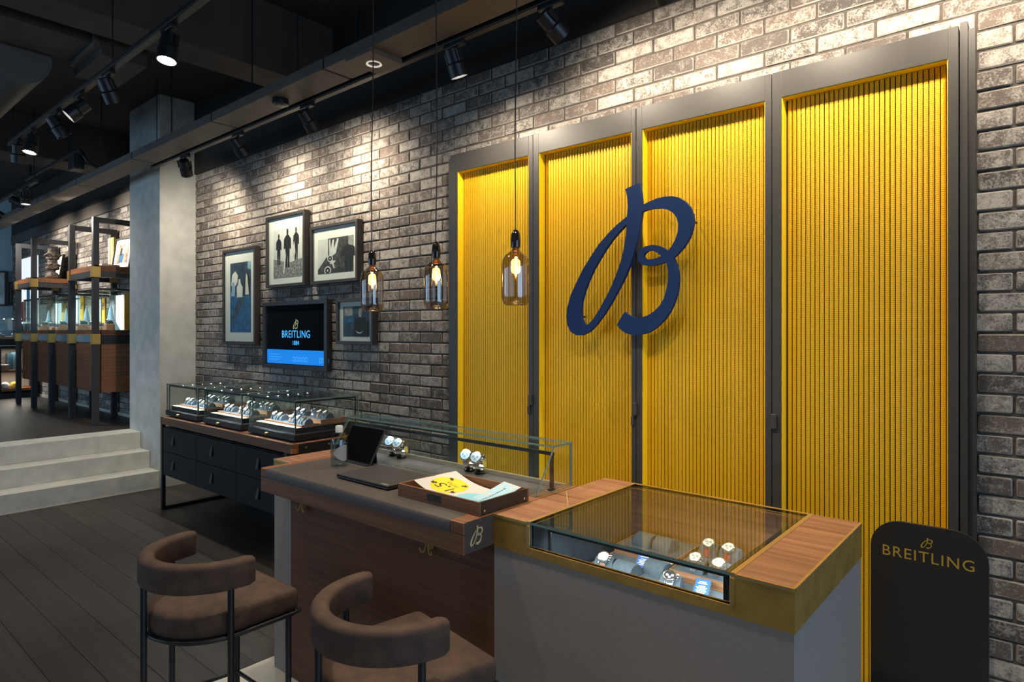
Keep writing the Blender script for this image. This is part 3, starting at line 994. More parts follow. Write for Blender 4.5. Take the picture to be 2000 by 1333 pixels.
def person(cx, base, h, w=0.1):
    return [(cx - w * 0.35, base), (cx - w * 0.45, base + h * 0.3), (cx - w * 0.42, base + h * 0.5), (cx - w * 0.75, base + h * 0.48), (cx - w * 0.72, base + h * 0.74), (cx - w * 0.3, base + h * 0.83),
            (cx - w * 0.14, base + h * 0.85), (cx - w * 0.2, base + h * 0.92), (cx - w * 0.13, base + h), (cx + w * 0.13, base + h), (cx + w * 0.2, base + h * 0.92), (cx + w * 0.14, base + h * 0.85),
            (cx + w * 0.3, base + h * 0.83), (cx + w * 0.72, base + h * 0.74), (cx + w * 0.75, base + h * 0.46), (cx + w * 0.45, base + h * 0.5), (cx + w * 0.45, base + h * 0.3), (cx + w * 0.38, base),
            (cx + w * 0.12, base), (cx + w * 0.04, base + h * 0.38), (cx - w * 0.05, base)]

# tall blue print
r, pr, bx, yp = framed('tall framed blue print of seated people at the left', -6.177, -5.540, 1.466, 2.370, 0.026, (0.20, 0.83, 0.125, 0.855), PN)
blob(pr, 'bench', [(0, 0), (1, 0), (1, 0.52), (0, 0.52)], bx, yp, PBL)
blob(pr, 'bench_shade', [(0.03, 0.14), (0.2, 0.14), (0.76, 0.50), (0.42, 0.50)], bx, yp - 0.0006, PN)
blob(pr, 'lamp_glow', [(0.05, 0.68), (0.2, 0.64), (0.36, 0.72), (0.38, 0.82), (0.25, 0.88), (0.1, 0.83)], bx, yp, PWH)
blob(pr, 'seated_figure', [(0.05, 0.52), (0.24, 0.52), (0.25, 0.62), (0.2, 0.72), (0.12, 0.72), (0.08, 0.62)], bx, yp - 0.0006, PSK)
blob(pr, 'seated_figure', [(0.34, 0.50), (0.6, 0.50), (0.62, 0.64), (0.52, 0.70), (0.5, 0.76), (0.42, 0.76), (0.4, 0.69), (0.33, 0.64)], bx, yp - 0.0006, PWH)
blob(pr, 'standing_figure', [(0.66, 0.52), (0.95, 0.52), (0.96, 0.76), (0.86, 0.82), (0.74, 0.82), (0.68, 0.72)], bx, yp - 0.0006, PB)
blob(pr, 'pale_shirt', [(0.74, 0.53), (0.92, 0.53), (0.84, 0.80), (0.78, 0.84), (0.76, 0.74)], bx, yp - 0.0012, PWH)
blob(pr, 'window_glint', [(0.85, 0.9), (1, 0.88), (1, 1), (0.86, 1)], bx, yp, PSK)
# three men on a beach
r, pr, bx, yp = framed('upright framed black and white print of three men on a beach', -5.348, -4.722, 1.970, 2.598, 0.026, (0.17, 0.90, 0.13, 0.80), PL)
blob(pr, 'shore', [(0, 0), (1, 0), (1, 0.36), (0.6, 0.30), (0.2, 0.36), (0, 0.4)], bx, yp, PGR)
for cx, b, h, w in ((0.19, 0.27, 0.64, 0.13), (0.50, 0.20, 0.79, 0.17), (0.80, 0.33, 0.66, 0.13)):
    blob(pr, 'figure', person(cx, b, h, w), bx, yp - 0.0006, PB)
blob(pr, 'surfboard', [(0.35, 0.06), (0.40, 0.5), (0.43, 0.54), (0.45, 0.45), (0.40, 0.1)], bx, yp - 0.0012, PL)
blob(pr, 'surfboard', [(0.72, 0.34), (0.70, 0.62), (0.74, 0.72), (0.78, 0.5)], bx, yp - 0.0012, PL)
# people and a cart
r, pr, bx, yp = framed('wide framed black and white print of people with a wheeled cart', -4.639, -3.997, 1.970, 2.438, 0.024, (0.14, 0.89, 0.17, 0.76), PL)
blob(pr, 'crowd', [(0.30, 0.40), (0.30, 1), (1, 1), (1, 0), (0, 0), (0, 0.12), (0.26, 0.48)], bx, yp, PDK)
blob(pr, 'white_sleeve', [(0.34, 0.45), (0.52, 0.55), (0.60, 0.95), (0.56, 0.98), (0.46, 0.68), (0.47, 0.95), (0.43, 0.95), (0.38, 0.7), (0.36, 0.98), (0.33, 0.95)], bx, yp - 0.0006, PL)
blob(pr, 'figure', person(0.86, 0.0, 0.9, 0.24), bx, yp - 0.0006, PB)
blob(pr, 'pale_corner', [(0.86, 0.76), (1, 0.7), (1, 1), (0.86, 1)], bx, yp - 0.0012, PG)
for cx, cz, rr in ((0.29, 0.08, 0.10), (0.36, 0.42, 0.08)):
    for q, k in ((PL, 1.0), (PB, 0.72), (PL, 0.25)):
        blob(pr, 'wheel', [(cx + rr * k * math.cos(a * PI / 8), max(0, cz + rr * 1.25 * k * math.sin(a * PI / 8))) for a in range(16)], bx, yp - 0.0012 - 0.0006 * (1.3 - k), q)
blob(pr, 'axle', [(0.34, 0.28), (0.42, 0.36), (0.52, 0.34), (0.46, 0.26), (0.50, 0.14), (0.46, 0.12), (0.42, 0.25)], bx, yp - 0.0012, PL)
# small portrait
r, pr, bx, yp = framed('small framed dark portrait print right of the screen', -4.274, -3.813, 1.489, 1.838, 0.024, (0.155, 0.88, 0.17, 0.83), PN)
blob(pr, 'window', [(0.05, 0.68), (0.38, 0.7), (0.36, 1), (0.05, 1)], bx, yp, PG)
blob(pr, 'blue_wall', [(0, 0.46), (0.4, 0.48), (0.4, 0.66), (0, 0.62)], bx, yp, PBL)
blob(pr, 'figure', [(0.42, 0), (0.95, 0), (0.98, 0.45), (0.84, 0.62), (0.70, 0.66), (0.52, 0.6), (0.42, 0.4)], bx, yp - 0.0006, PB)
blob(pr, 'face', [(0.60, 0.66), (0.70, 0.62), (0.73, 0.86), (0.68, 0.94), (0.61, 0.9), (0.59, 0.78)], bx, yp - 0.0012, PG)
blob(pr, 'necklace', [(0.48, 0.2), (0.56, 0.11), (0.68, 0.10), (0.78, 0.2), (0.68, 0.13), (0.57, 0.14)], bx, yp - 0.0012, PWH)

# screen
tv = thing('wall_screen', 'black framed wall screen showing blue lettering', 'screen', (-4.9, 2.95, 1.268))
x0, x1, z0, z1, yf = -5.403, -4.399, 1.266, 1.845, 2.893
for n, b in (('bezel_rail', (x0, x1, yf, yf + 0.05, z1 - 0.035, z1)), ('bezel_rail', (x0, x1, yf, yf + 0.05, z0, z0 + 0.035)), ('bezel_stile', (x0, x0 + 0.04, yf, yf + 0.05, z0 + 0.035, z1 - 0.035)), ('bezel_stile', (x1 - 0.04, x1, yf, yf + 0.05, z0 + 0.035, z1 - 0.035))):
    part(n, MB().box(*b, bev=0.002), M_BLACK, tv)
scr = part('display', MB().box(x0 + 0.04, x1 - 0.04, yf + 0.020, yf + 0.04, z0 + 0.035, z1 - 0.035), mat('screen_black', (0.004, 0.006, 0.009), 0.06), tv)
quadprint(scr, 'blue_banner', x0 + 0.05, x1 - 0.045, z0 + 0.042, z0 + 0.163, yf + 0.0195, emission('screen_blue', (0.0, 0.20, 0.72), 1.0))
MBL = emission('screen_cyan', (0.06, 0.42, 0.9), 1.2)
MTL = emission('screen_banner_text', (0.05, 0.33, 0.85), 1.1)
pt = Vector((-4.885, yf + 0.0192, 1.560)) - wloc(scr)
put('screen_word', text2d('BREITLING', 0.088, 0.0006, 1.08), MBL, facing_front(pt), scr)
put('screen_year', text2d('1884', 0.055, 0.0006), MBL, facing_front(pt + Vector((0, 0, -0.073))), scr)
put('screen_letter', letter_mesh(0.085, 0.0006), emission('screen_gold', (0.35, 0.42, 0.22), 0.7), facing_front(pt + Vector((0, 0, 0.047))), scr)
for k in range(3):
    quadprint(scr, 'banner_line', x0 + 0.09, x0 + 0.26 + 0.05 * (k == 1), z0 + 0.075 + k * 0.022, z0 + 0.079 + k * 0.022, yf + 0.0188, MTL)
for xx, n, s in ((-4.93, 5, 0.036), (-4.53, 3, 0.036)):
    for k in range(n):
        a, b = xx + k * 0.048, xx + k * 0.048 + s
        bx_ = (a, b, z0 + 0.07, z0 + 0.105)
        me = shape2d([[(a, z0 + 0.066), (b, z0 + 0.066), (b, z0 + 0.104), (a, z0 + 0.104)], [(a + 0.006, z0 + 0.072), (b - 0.006, z0 + 0.072), (b - 0.006, z0 + 0.098), (a + 0.006, z0 + 0.098)]], 0.0004)
        me.transform(Matrix.Rotation(PI / 2, 4, 'X'))
        me.transform(Matrix.Translation(Vector((0, yf + 0.0188, 0)) - wloc(scr)))
        me.materials.append(MTL)
        link('banner_icon', me, scr)

# ================================================================== COUNTER WITH SUNKEN VITRINE
YF, YB, ZT = 1.567, 2.243, 0.985
CX0, CX1, CXD = -2.814, -0.465, -1.412      # left end, right end, desk / block joint
VX0, VX1 = -1.262, -0.618                   # vitrine opening
ZB = 0.878                                  # lower edge of the brass band
ct = thing('display_counter', 'grey counter with brass band and a sunken glass vitrine', 'counter', (-1.6, 1.9, 0))
part('grey_block', MB().box(CXD, CX1, YF, YB, 0.0, 0.74), M_GREY, ct)
up_ = MB()
up_.box(CXD, VX0 - 0.012, YF, YB, 0.74, ZB)
part('grey_block_end', up_, M_GREY, ct)
part('grey_block_end', MB().box(VX1 + 0.012, CX1, YF, YB, 0.74, ZB), M_GREY, ct)
part('grey_front', MB().box(VX0 - 0.012, VX1 + 0.012, YF, YF + 0.02, 0.74, ZB), M_GREY, ct)
part('grey_back', MB().box(VX0 - 0.012, VX1 + 0.012, YB - 0.02, YB, 0.74, ZB), M_GREY, ct)
part('grey_post', MB().box(CX0, -2.669, YF, 2.06, 0.0, ZB), M_GREY, ct)
part('wood_front_panel', MB().box(-2.669, CXD, YF + 0.002, YF + 0.03, 0.0, ZB), M_WALDK, ct)
part('rear_panel', MB().box(-2.669, CXD, 2.0, 2.06, 0.0, ZB), M_GREY, ct)
# brass band with a window in it
part('brass_corner', MB().box(CXD, VX0 - 0.012, YF - 0.002, YF + 0.09, ZB, ZT - 0.008), M_BRASS, ct)
part('brass_corner', MB().box(VX1 + 0.012, CX1 + 0.002, YF - 0.002, YF + 0.09, ZB, ZT - 0.008), M_BRASS, ct)
part('brass_side', MB().box(CX1 - 0.03, CX1 + 0.002, YF + 0.09, YB, ZB, ZT - 0.008), M_BRASS, ct)
part('brass_sill', MB().box(VX0 - 0.012, VX1 + 0.012, YF - 0.002, YF + 0.02, ZB, 0.904), M_BRASS, ct)
part('brass_end', MB().box(CX0 - 0.002, -2.676, YF - 0.002, YF + 0.03, ZB, ZT - 0.008), M_BRASS, ct)
part('brass_end', MB().box(CX0 - 0.002, CX0 + 0.03, YF + 0.03, 2.06, ZB, ZT - 0.008), M_BRASS, ct)
for a, b in ((CXD, VX0 - 0.012), (VX1 + 0.012, CX1)):
    part('brass_lip', MB().box(a, b + 0.001, YF - 0.003, YF + 0.004, ZT - 0.008, ZT), M_BRASSL, ct)
part('brass_lip', MB().box(CX1 - 0.004, CX1 + 0.003, YF + 0.004, YB, ZT - 0.008, ZT), M_BRASSL, ct)
part('brass_lip', MB().box(CX0 - 0.003, -2.676, YF - 0.003, YF + 0.004, ZT - 0.008, ZT), M_BRASSL, ct)
# wooden tops left and right of the vitrine
part('wood_top', MB().box(CXD + 0.001, VX0 - 0.014, YF + 0.004, YB, ZT - 0.008, ZT), M_WALTOP, ct)
part('wood_top', MB().box(VX1 + 0.014, CX1 - 0.004, YF + 0.004, YB, ZT - 0.008, ZT), M_WALTOP, ct)
part('wood_top', MB().box(CX0, -2.676, YF + 0.004, 2.06, ZT - 0.008, ZT), M_WALTOP, ct)
me = MB()
a, b = Vector((-1.408, 1.97, ZT + 0.0004)), Vector((-1.280, 1.80, ZT + 0.0004))
part('mitre_inlay', MB().tube([a, b], 0.0012, 6), M_GOLD, ct)
part('top_core', MB().box(CXD + 0.001, VX0 - 0.03, YF + 0.09, YB, ZB, ZT - 0.008), M_WALDK, ct)
part('top_core', MB().box(VX1 + 0.03, CX1 - 0.03, YF + 0.09, YB, ZB, ZT - 0.008), M_WALDK, ct)
part('top_core', MB().box(CX0 + 0.03, -2.676, YF + 0.03, 2.06, ZB, ZT - 0.008), M_WALDK, ct)
# brass frame around the glass
for bx in ((VX0 - 0.014, VX0, YF + 0.001, YB, ZT - 0.012, ZT + 0.001), (VX1, VX1 + 0.014, YF + 0.001, YB, ZT - 0.012, ZT + 0.001), (VX0, VX1, YB - 0.014, YB, ZT - 0.012, ZT + 0.001)):
    part('glass_frame', MB().box(*bx), M_BRASSL if bx[1] == VX0 or bx[0] == VX1 else M_BRASS, ct)
for xx in (VX0 - 0.012, VX1):
    part('window_jamb', MB().box(xx, xx + 0.012, YF - 0.003, YF + 0.006, 0.904, ZT - 0.012), M_BRASSL if xx < -1 else M_BRASS, ct)
vit = part('vitrine_top', MB().pane(VX0, VX1, YF + 0.002, YB - 0.014, ZT - 0.008, ZT), [M_GLASS, M_GEDGE], ct)
part('vitrine_front', MB().pane(VX0, VX1, YF + 0.003, YF + 0.011, 0.904, ZT - 0.008), [M_GLASS, M_GEDGE], ct)
part('vitrine_floor', MB().box(VX0, VX1, YF + 0.02, YB - 0.02, 0.74, 0.762), M_SUEDE, ct)
part('vitrine_side', MB().box(VX0 - 0.012, VX0, YF + 0.02, YB - 0.02, 0.74, ZT - 0.012), mat('charcoal_lining', (0.035, 0.042, 0.05), 0.8), ct)
part('vitrine_side', MB().box(VX1, VX1 + 0.012, YF + 0.02, YB - 0.02, 0.74, ZT - 0.012), mat('charcoal_lining', (0.035, 0.042, 0.05), 0.8), ct)
part('vitrine_back', MB().box(VX0, VX1, YB - 0.04, YB - 0.021, 0.762, ZT - 0.012), M_WALX, ct)
for bx in ((VX0 + 0.05, VX0 + 0.058, YF + 0.03, YF + 0.038, 0.762, 0.962), (VX1 - 0.03, VX1 - 0.018, YF + 0.03, YF + 0.042, 0.762, 0.962), (VX1 - 0.03, VX1 - 0.018, YB - 0.06, YB - 0.048, 0.762, 0.962)):
    part('inner_post', MB().box(*bx), M_BLACK, ct)
part('led_bar', MB().box(VX0 + 0.05, VX1 - 0.018, YF + 0.028, YF + 0.04, 0.960, 0.972), M_BLACK, ct)
part('led_bar', MB().box(VX1 - 0.03, VX1 - 0.018, YF + 0.04, YB - 0.048, 0.960, 0.972), M_BLACK, ct)
def led(name, loc, rot, sx, sy, pw, col=COOL, parent=None):
    o = area(name, loc, rot, sx, sy, pw, col)
    return o
led('vitrine_led', (-0.94, YF + 0.036, 0.957), (math.radians(42), 0, 0), 0.55, 0.008, 2.0)
led('vitrine_led_side', (VX1 - 0.026, 1.9, 0.957), (0, math.radians(30), 0), 0.008, 0.5, 1.5)

# ---- desk worktop: walnut slab with a leather surface
ds = thing('desk_worktop', 'walnut desk slab with dark brown leather writing surface', 'worktop', (-2.045, 1.74, 0.882))
SX0, SX1, SY0, SY1 = -2.675, -1.4145, 1.425, 2.06
slab = MB()
slab.box(SX0, SX1, SY0 + 0.012, SY1, 0.882, ZT - 0.006, bev=0.004)
part('slab', slab, M_WALX, ds)
part('front_edge', MB().box(SX0, SX1, SY0, SY0 + 0.012, 0.882, 0.945, bev=0.003), M_WALX, ds)
for a, b in ((SX0, -2.632), (-1.475, SX1)):
    part('front_corner', MB().box(a, b, SY0, SY0 + 0.012, 0.945, ZT, bev=0.003), M_WALX, ds)
for a, b in ((SX0, -2.632), (-1.475, SX1)):
    part('edging', MB().box(a, b, SY0 + 0.012, SY1, ZT - 0.006, ZT), M_WALX, ds)
part('edging', MB().box(-2.632, -1.475, SY1 - 0.02, SY1, ZT - 0.006, ZT), mat('pale_beech_edge', (0.42, 0.27, 0.15), 0.5), ds)
lea = MB()
prof = [(SY0 - 0.001, 0.945), (SY0 - 0.001, ZT - 0.013), (SY0 + 0.001, ZT - 0.006), (SY0 + 0.006, ZT - 0.001), (SY0 + 0.013, ZT + 0.0005), (SY1 - 0.02, ZT + 0.0005), (SY1 - 0.02, ZT - 0.006), (SY0 + 0.012, ZT - 0.006), (SY0 + 0.012, 0.945)]
n = len(prof)
lea.add([(-2.632, y, z) for y, z in prof] + [(-1.475, y, z) for y, z in prof], [tuple(range(n)), tuple(range(2 * n - 1, n - 1, -1))] + [(k, (k + 1) % n, n + (k + 1) % n, n + k) for k in range(n)])
part('leather_surface', lea, M_LEATHER, ds, 40)['label'] = 'dark brown leather inset folded over the front edge'
for a, b in ((-2.60, -2.10), (-2.02, -1.53)):
    part('slot', MB().box(a, b, 1.988, 1.998, ZT, ZT + 0.0012), M_FASCIA, ds)
part('seam', MB().box(-2.061, -2.058, 1.80, 2.03, ZT, ZT + 0.001), M_FASCIA, ds)
put('inlaid_letter', letter_mesh(0.062, 0.001), M_GOLD, facing_right(Vector((SX1 + 0.0006, 1.484, 0.902)) - ds.location), ds)['label'] = 'gold script letter on the slab end'
part('end_face', MB().box(SX1 - 0.002, SX1 + 0.0002, SY0 + 0.004, YF - 0.004, 0.884, ZT - 0.002), mat('dark_end_grain', (0.062, 0.045, 0.040), 0.55, var=0.15, vscale=60), ds)

def hook(label, x):
    r = thing('bag_hook', label, 'hook', (x, 1.553, 0.785))
    for s in (-1, 1):
        pts = [(s * u, -0.006 - 0.010 * k / 6, v) for k, (u, v) in enumerate(((0.002, 0.048), (0.006, 0.030), (0.011, 0.015), (0.018, 0.006), (0.025, 0.006), (0.030, 0.013), (0.031, 0.022)))]
        part('prong', MB().tube(pts, 0.003, 8), M_BRASS, r, 60, world=False)
    part('stalk', MB().box(-0.008, 0.008, -0.004, 0.0165, 0.018, 0.050), M_BRASS, r, world=False)

hook('brass double bag hook under the desk slab near its left end', -2.546)
hook('brass double bag hook under the desk slab near its lettered end', -1.718)

# ---- low glass case at the back of the desk
gc = thing('desk_glass_case', 'low clear glass case with slanted front on the desk', 'glass case', (-2.08, 1.93, ZT))
GX0, GX1 = -2.735, -1.437
def slanted():
    m = MB()
    t = 0.007
    A, B = (1.816, ZT + 0.001), (1.925, 1.150)
    nrm = Vector((B[0] - A[0], B[1] - A[1])).normalized()
    dy, dz = nrm.y * t, -nrm.x * t
    vs = []
    for x in (GX0, GX1):
        vs += [(x, A[0], A[1]), (x, A[0] + dy, A[1]), (x, B[0] + dy, B[1]), (x, B[0], B[1])]
    m.add(vs, [(0, 3, 7, 4), (1, 5, 6, 2)], 0)
    m.add(vs, [(0, 1, 2, 3), (4, 7, 6, 5), (0, 4, 5, 1), (3, 2, 6, 7)], 1)
    return m
GG = [M_GLASS, M_GEDGE]
part('front_glass', slanted(), GG, gc)
part('back_glass', MB().pane(GX0, GX1, 2.043, 2.050, ZT + 0.001, 1.150), GG, gc)
part('top_glass', MB().pane(GX0, GX1, 1.925, 2.050, 1.150, 1.157), GG, gc)
for xa in (GX0, GX1 - 0.007):
    m = MB()
    P = [(1.826, ZT + 0.001), (2.043, ZT + 0.001), (2.043, 1.150), (1.935, 1.150)]
    vs = [(xa, y, z) for y, z in P] + [(xa + 0.007, y, z) for y, z in P]
    m.add(vs, [(0, 1, 2, 3), (4, 7, 6, 5)], 0)
    m.add(vs, [(1, 5, 6, 2), (0, 3, 7, 4), (0, 4, 5, 1), (2, 6, 7, 3)], 1)
    part('end_glass', m, GG, gc)
part('light_bar', MB().box(GX0 + 0.02, GX1 - 0.008, 1.932, 1.944, 1.118, 1.130), M_BLACK, gc)
part('bar_post', MB().box(GX1 - 0.022, GX1 - 0.010, 1.932, 1.944, ZT + 0.004, 1.118), M_BLACK, gc)
part('post_foot', MB().box(GX1 - 0.028, GX1 - 0.008, 1.926, 1.950, ZT + 0.0005, ZT + 0.006), M_BLACK, gc)
part('bar_post', MB().box(GX0 + 0.020, GX0 + 0.032, 1.932, 1.944, ZT + 0.004, 1.118), M_BLACK, gc)
led('case_led', (-2.08, 1.938, 1.116), (math.radians(8), 0, 0), 1.1, 0.006, 0.9)

# ---- wristwatches
def watch(label, loc, rz=0.0, dial=(0.75, 0.74, 0.70), strap=(0.06, 0.028, 0.018), steel=False, group=None, detail=True):
    """watch lying over an arched cushion whose axis is the local X axis and whose front looks to -Y"""
    r = thing('wristwatch', label, 'watch', loc, rz, group)
    R = 0.038
    ms = M_STEEL if steel else mat('strap_%02d_%02d' % (int(strap[0] * 100), int(strap[1] * 100)), strap, 0.6)
    st = MB()
    pr = []
    for k in range(15):
        a = math.radians(8 + k * 164 / 14)
        pr.append((-math.cos(a) * (R + 0.0015), math.sin(a) * (R + 0.004) * 1.12))
    for k in range(14):
        (ya, za), (yb, zb) = pr[k], pr[k + 1]
        w = 0.0095
        ny, nz = (za - zb), (yb - ya)
        ln = math.hypot(ny, nz)
        ny, nz = ny / ln * 0.0028, nz / ln * 0.0028
        g = 0.06 if steel else 0.0
        ya2, za2 = ya + (yb - ya) * g, za + (zb - za) * g
        yb2, zb2 = yb - (yb - ya) * g, zb - (zb - za) * g
        st.add([(-w, ya2, za2), (w, ya2, za2), (w, yb2, zb2), (-w, yb2, zb2), (-w, ya2 + ny, za2 + nz), (w, ya2 + ny, za2 + nz), (w, yb2 + ny, zb2 + nz), (-w, yb2 + ny, zb2 + nz)],
               [(0, 3, 2, 1), (4, 5, 6, 7), (0, 1, 5, 4), (2, 3, 7, 6), (0, 4, 7, 3), (1, 2, 6, 5)])
    part('bracelet' if steel else 'strap', st, ms, r, world=False)
    a = math.radians(62)
    c = Vector((0, -math.cos(a) * (R + 0.003), math.sin(a) * (R + 0.005) * 1.12))
    nv = Vector((0, -math.cos(a), math.sin(a))).normalized()
    q = nv.to_track_quat('Z', 'Y').to_matrix().to_4x4()
    n = 24 if detail else 14
    cs = part('case', MB().lathe([(0.018, -0.002), (0.0205, 0.0), (0.021, 0.005), (0.020, 0.0085), (0.0175, 0.0092)], c, n, mtx=q), M_STEEL, r, 40, world=False)
    part('bezel', MB().lathe([(0.0208, 0.007), (0.0205, 0.0105), (0.0178, 0.0112), (0.0168, 0.0095)], c, n, mtx=q, cap=False), M_STEEL, r, 40, world=False)
    dl = part('dial', MB().lathe([(0.0172, 0.0090), (0.0172, 0.0098), (0.001, 0.0098)], c, n, mtx=q), mat('dial_%02d_%02d_%02d' % tuple(int(v * 100) for v in dial), dial, 0.35), r, world=False)
    if detail:
        sub = (0.38, 0.36, 0.33) if sum(dial) > 1.2 else (0.55, 0.55, 0.55)
        for sx_, sy_ in ((-0.008, 0), (0.008, 0), (0, -0.008)):
            off = q @ Vector((sx_, sy_, 0.0099))
            part('subdial', MB().lathe([(0.0045, 0), (0.0045, 0.0003), (0.0005, 0.0003)], c + off, 12, mtx=q), mat('subdial_%02d' % int(sub[0] * 100), sub, 0.4), dl, world=False)
        for an, ln in ((0.6, 0.010), (2.6, 0.014)):
            e = q @ Vector((math.cos(an) * ln, math.sin(an) * ln, 0.0104))
            s0 = q @ Vector((0, 0, 0.0104))
            part('hand', MB().tube([c + s0, c + e], 0.0006, 5), M_STEEL, dl, world=False)
        for dy in (-0.0105, 0, 0.0105):
            o = q @ Vector((0.0205, dy, 0.0045))
            e = q @ Vector((0.0255, dy, 0.0045))
            part('pusher' if dy else 'crown', MB().tube([c + o, c + e], 0.0026, 8), M_STEEL, cs, 40, world=False)
        for sx_ in (-0.012, 0.012):
            for s in (-1, 1):
                o = q @ Vector((sx_, s * 0.014, 0.004))
                e = q @ Vector((sx_, s * 0.0235, -0.001))
                part('lug', MB().tube([c + o, c + e], 0.0026, 6), M_STEEL, cs, 40, world=False)
    return r

cush_me = {}
def cushion(label, loc, rz=0.0, length=0.062, group=None):
    if length not in cush_me:
        m = MB()
        N = 14
        pr = [(0.038, 0.0)] + [(0.038 * math.cos(PI * k / N), 0.042 * math.sin(PI * k / N)) for k in range(1, N)] + [(-0.038, 0.0)]
        h = length / 2
        e = 0.003
        rings = [(-h, 0.94), (-h + e, 1.0), (h - e, 1.0), (h, 0.94)]
        n = len(pr)
        vs = [(x, y * s, z * s) for x, s in rings for y, z in pr]
        fs = [tuple(range(n)), tuple(range(4 * n - 1, 3 * n - 1, -1))]
        for j in range(3):
            fs += [(j * n + k, j * n + (k + 1) % n, (j + 1) * n + (k + 1) % n, (j + 1) * n + k) for k in range(n)]
        m.add(vs, fs)
        cush_me[length] = m.mesh('watch_cushion', M_SUEDE, 50)
    o = link('watch_cushion', cush_me[length], None, loc)
    o.rotation_euler = (0, 0, rz)
    return tag(o, label, 'watch cushion', group)

def tray(name, label, x0, x1, y0, y1, z0, h, m_wall=None, group=None):
    r = thing(name, label, 'display tray', ((x0 + x1) / 2, (y0 + y1) / 2, z0), group=group)
    part('pad', MB().box(x0 + 0.004, x1 - 0.004, y0 + 0.004, y1 - 0.004, z0, z0 + h - 0.003), M_SUEDE, r)
    mw = m_wall or M_WALTOP
    part('rim', MB().box(x0, x1, y0, y0 + 0.004, z0, z0 + h), mw, r)
    part('rim', MB().box(x0, x1, y1 - 0.004, y1, z0, z0 + h), mw, r)
    part('rim', MB().box(x0, x0 + 0.004, y0 + 0.004, y1 - 0.004, z0, z0 + h), mw, r)
    part('rim', MB().box(x1 - 0.004, x1, y0 + 0.004, y1 - 0.004, z0, z0 + h), mw, r)
    return r

# vitrine trays, front ones low, back ones a step higher
tray('display_tray', 'front left suede tray in the counter vitrine', -1.215, -0.960, 1.64, 1.995, 0.762, 0.03)
tray('display_tray', 'back left suede tray in the counter vitrine', -1.215, -0.974, 1.998, 2.195, 0.762, 0.055)
tray('display_tray', 'front right suede tray in the counter vitrine', -0.955, -0.665, 1.64, 1.905, 0.762, 0.03)
tray('display_tray', 'back right suede tray in the counter vitrine', -0.955, -0.665, 1.908, 2.195, 0.762, 0.055)
ZF, ZK = 0.7895, 0.8145
CREAM, BLK = (0.75, 0.72, 0.64), (0.012, 0.012, 0.014)
cushion('cushion under the cream-dialled watch at the vitrine front', (-1.150, 1.835, ZF), 0.25)
watch('watch with cream dial and tan strap at the vitrine front', (-1.150, 1.835, ZF), 0.25, CREAM, (0.22, 0.10, 0.05))
cushion('empty cushion right of the cream-dialled watch in the vitrine', (-1.072, 1.840, ZF), -0.12, 0.075)
cushion('empty cushion right of the first blue card in the vitrine', (-0.998, 1.915, ZF), -0.12, 0.075)
cushion('cushion under the black-dialled steel watch in the vitrine', (-0.905, 1.825, ZF), 0.25)
watch('steel watch with black dial at the vitrine front', (-0.905, 1.825, ZF), 0.25, BLK, steel=True)
cushion('left empty cushion in the back left vitrine tray', (-1.128, 2.075, ZK), -0.1, 0.068)
cushion('right empty cushion in the back left vitrine tray', (-1.052, 2.075, ZK), -0.1, 0.068)
cushion('cushion under the left pale steel watch in the vitrine', (-0.880, 1.965, ZK))
watch('left of two steel watches with pale dials in the vitrine', (-0.880, 1.965, ZK), 0.0, CREAM, steel=True)
cushion('cushion under the right pale steel watch in the vitrine', (-0.803, 1.965, ZK))
watch('right of two steel watches with pale dials in the vitrine', (-0.803, 1.965, ZK), 0.0, CREAM, steel=True)
cushion('cushion under the left red-strapped watch in the vitrine', (-0.905, 2.125, ZK))
watch('left of two watches with red straps at the vitrine back', (-0.905, 2.125, ZK), 0.0, CREAM, (0.30, 0.035, 0.02))
cushion('cushion under the right red-strapped watch in the vitrine', (-0.835, 2.125, ZK))
watch('right of two watches with red straps at the vitrine back', (-0.835, 2.125, ZK), 0.0, CREAM, (0.30, 0.035, 0.02))

def card(label, loc, rz):
    r = thing('info_card', label, 'card', loc, rz)
    tilt = Matrix.Rotation(math.radians(28), 4, 'X')
    m = MB().box(-0.024, 0.024, -0.035, 0.035, 0, 0.004, bev=0.001)
    m.v = [tuple(tilt @ Vector(v) + Vector((0, 0, 0.018))) for v in m.v]
    part('card_holder', m, M_SUEDE, r, world=False)
    m = MB().box(-0.021, 0.021, -0.032, 0.032, 0.004, 0.0048)
    m.v = [tuple(tilt @ Vector(v) + Vector((0, 0, 0.018))) for v in m.v]
    f = part('card_face', m, mat('card_blue', (0.010, 0.085, 0.36), 0.5), r, world=False)
    for k in range(7):
        w = (0.010, 0.014, 0.010, 0.016, 0.013, 0.016, 0.011)[k]
        m = MB().box(-w, w, 0.020 - k * 0.0062 - (0.004 if k > 1 else 0), 0.0232 - k * 0.0062 - (0.004 if k > 1 else 0), 0.0048, 0.0051)
        m.v = [tuple(tilt @ Vector(v) + Vector((0, 0, 0.018))) for v in m.v]
        part('print_line', m, M_WHITE, f, world=False)
    part('easel', MB().box(-0.012, 0.012, 0.022, 0.026, 0.0, 0.030), M_BLACK, r, world=False)

card('blue printed card standing between two empty cushions', (-1.062, 1.935, ZF), 0.2)
card('blue printed card standing right of the black-dialled watch', (-0.815, 1.845, ZF), 0.2)
pb = thing('price_block', 'small wooden block with a cream top between the back trays', 'block', (-0.996, 1.965, ZF))
part('block', MB().box(-0.028, 0.028, -0.010, 0.012, 0.0, 0.022), M_WALTOP, pb, world=False)
part('cream_top', MB().box(-0.028, 0.028, -0.010, 0.012, 0.022, 0.026), mat('cream_card', (0.75, 0.66, 0.45), 0.5), pb, world=False)

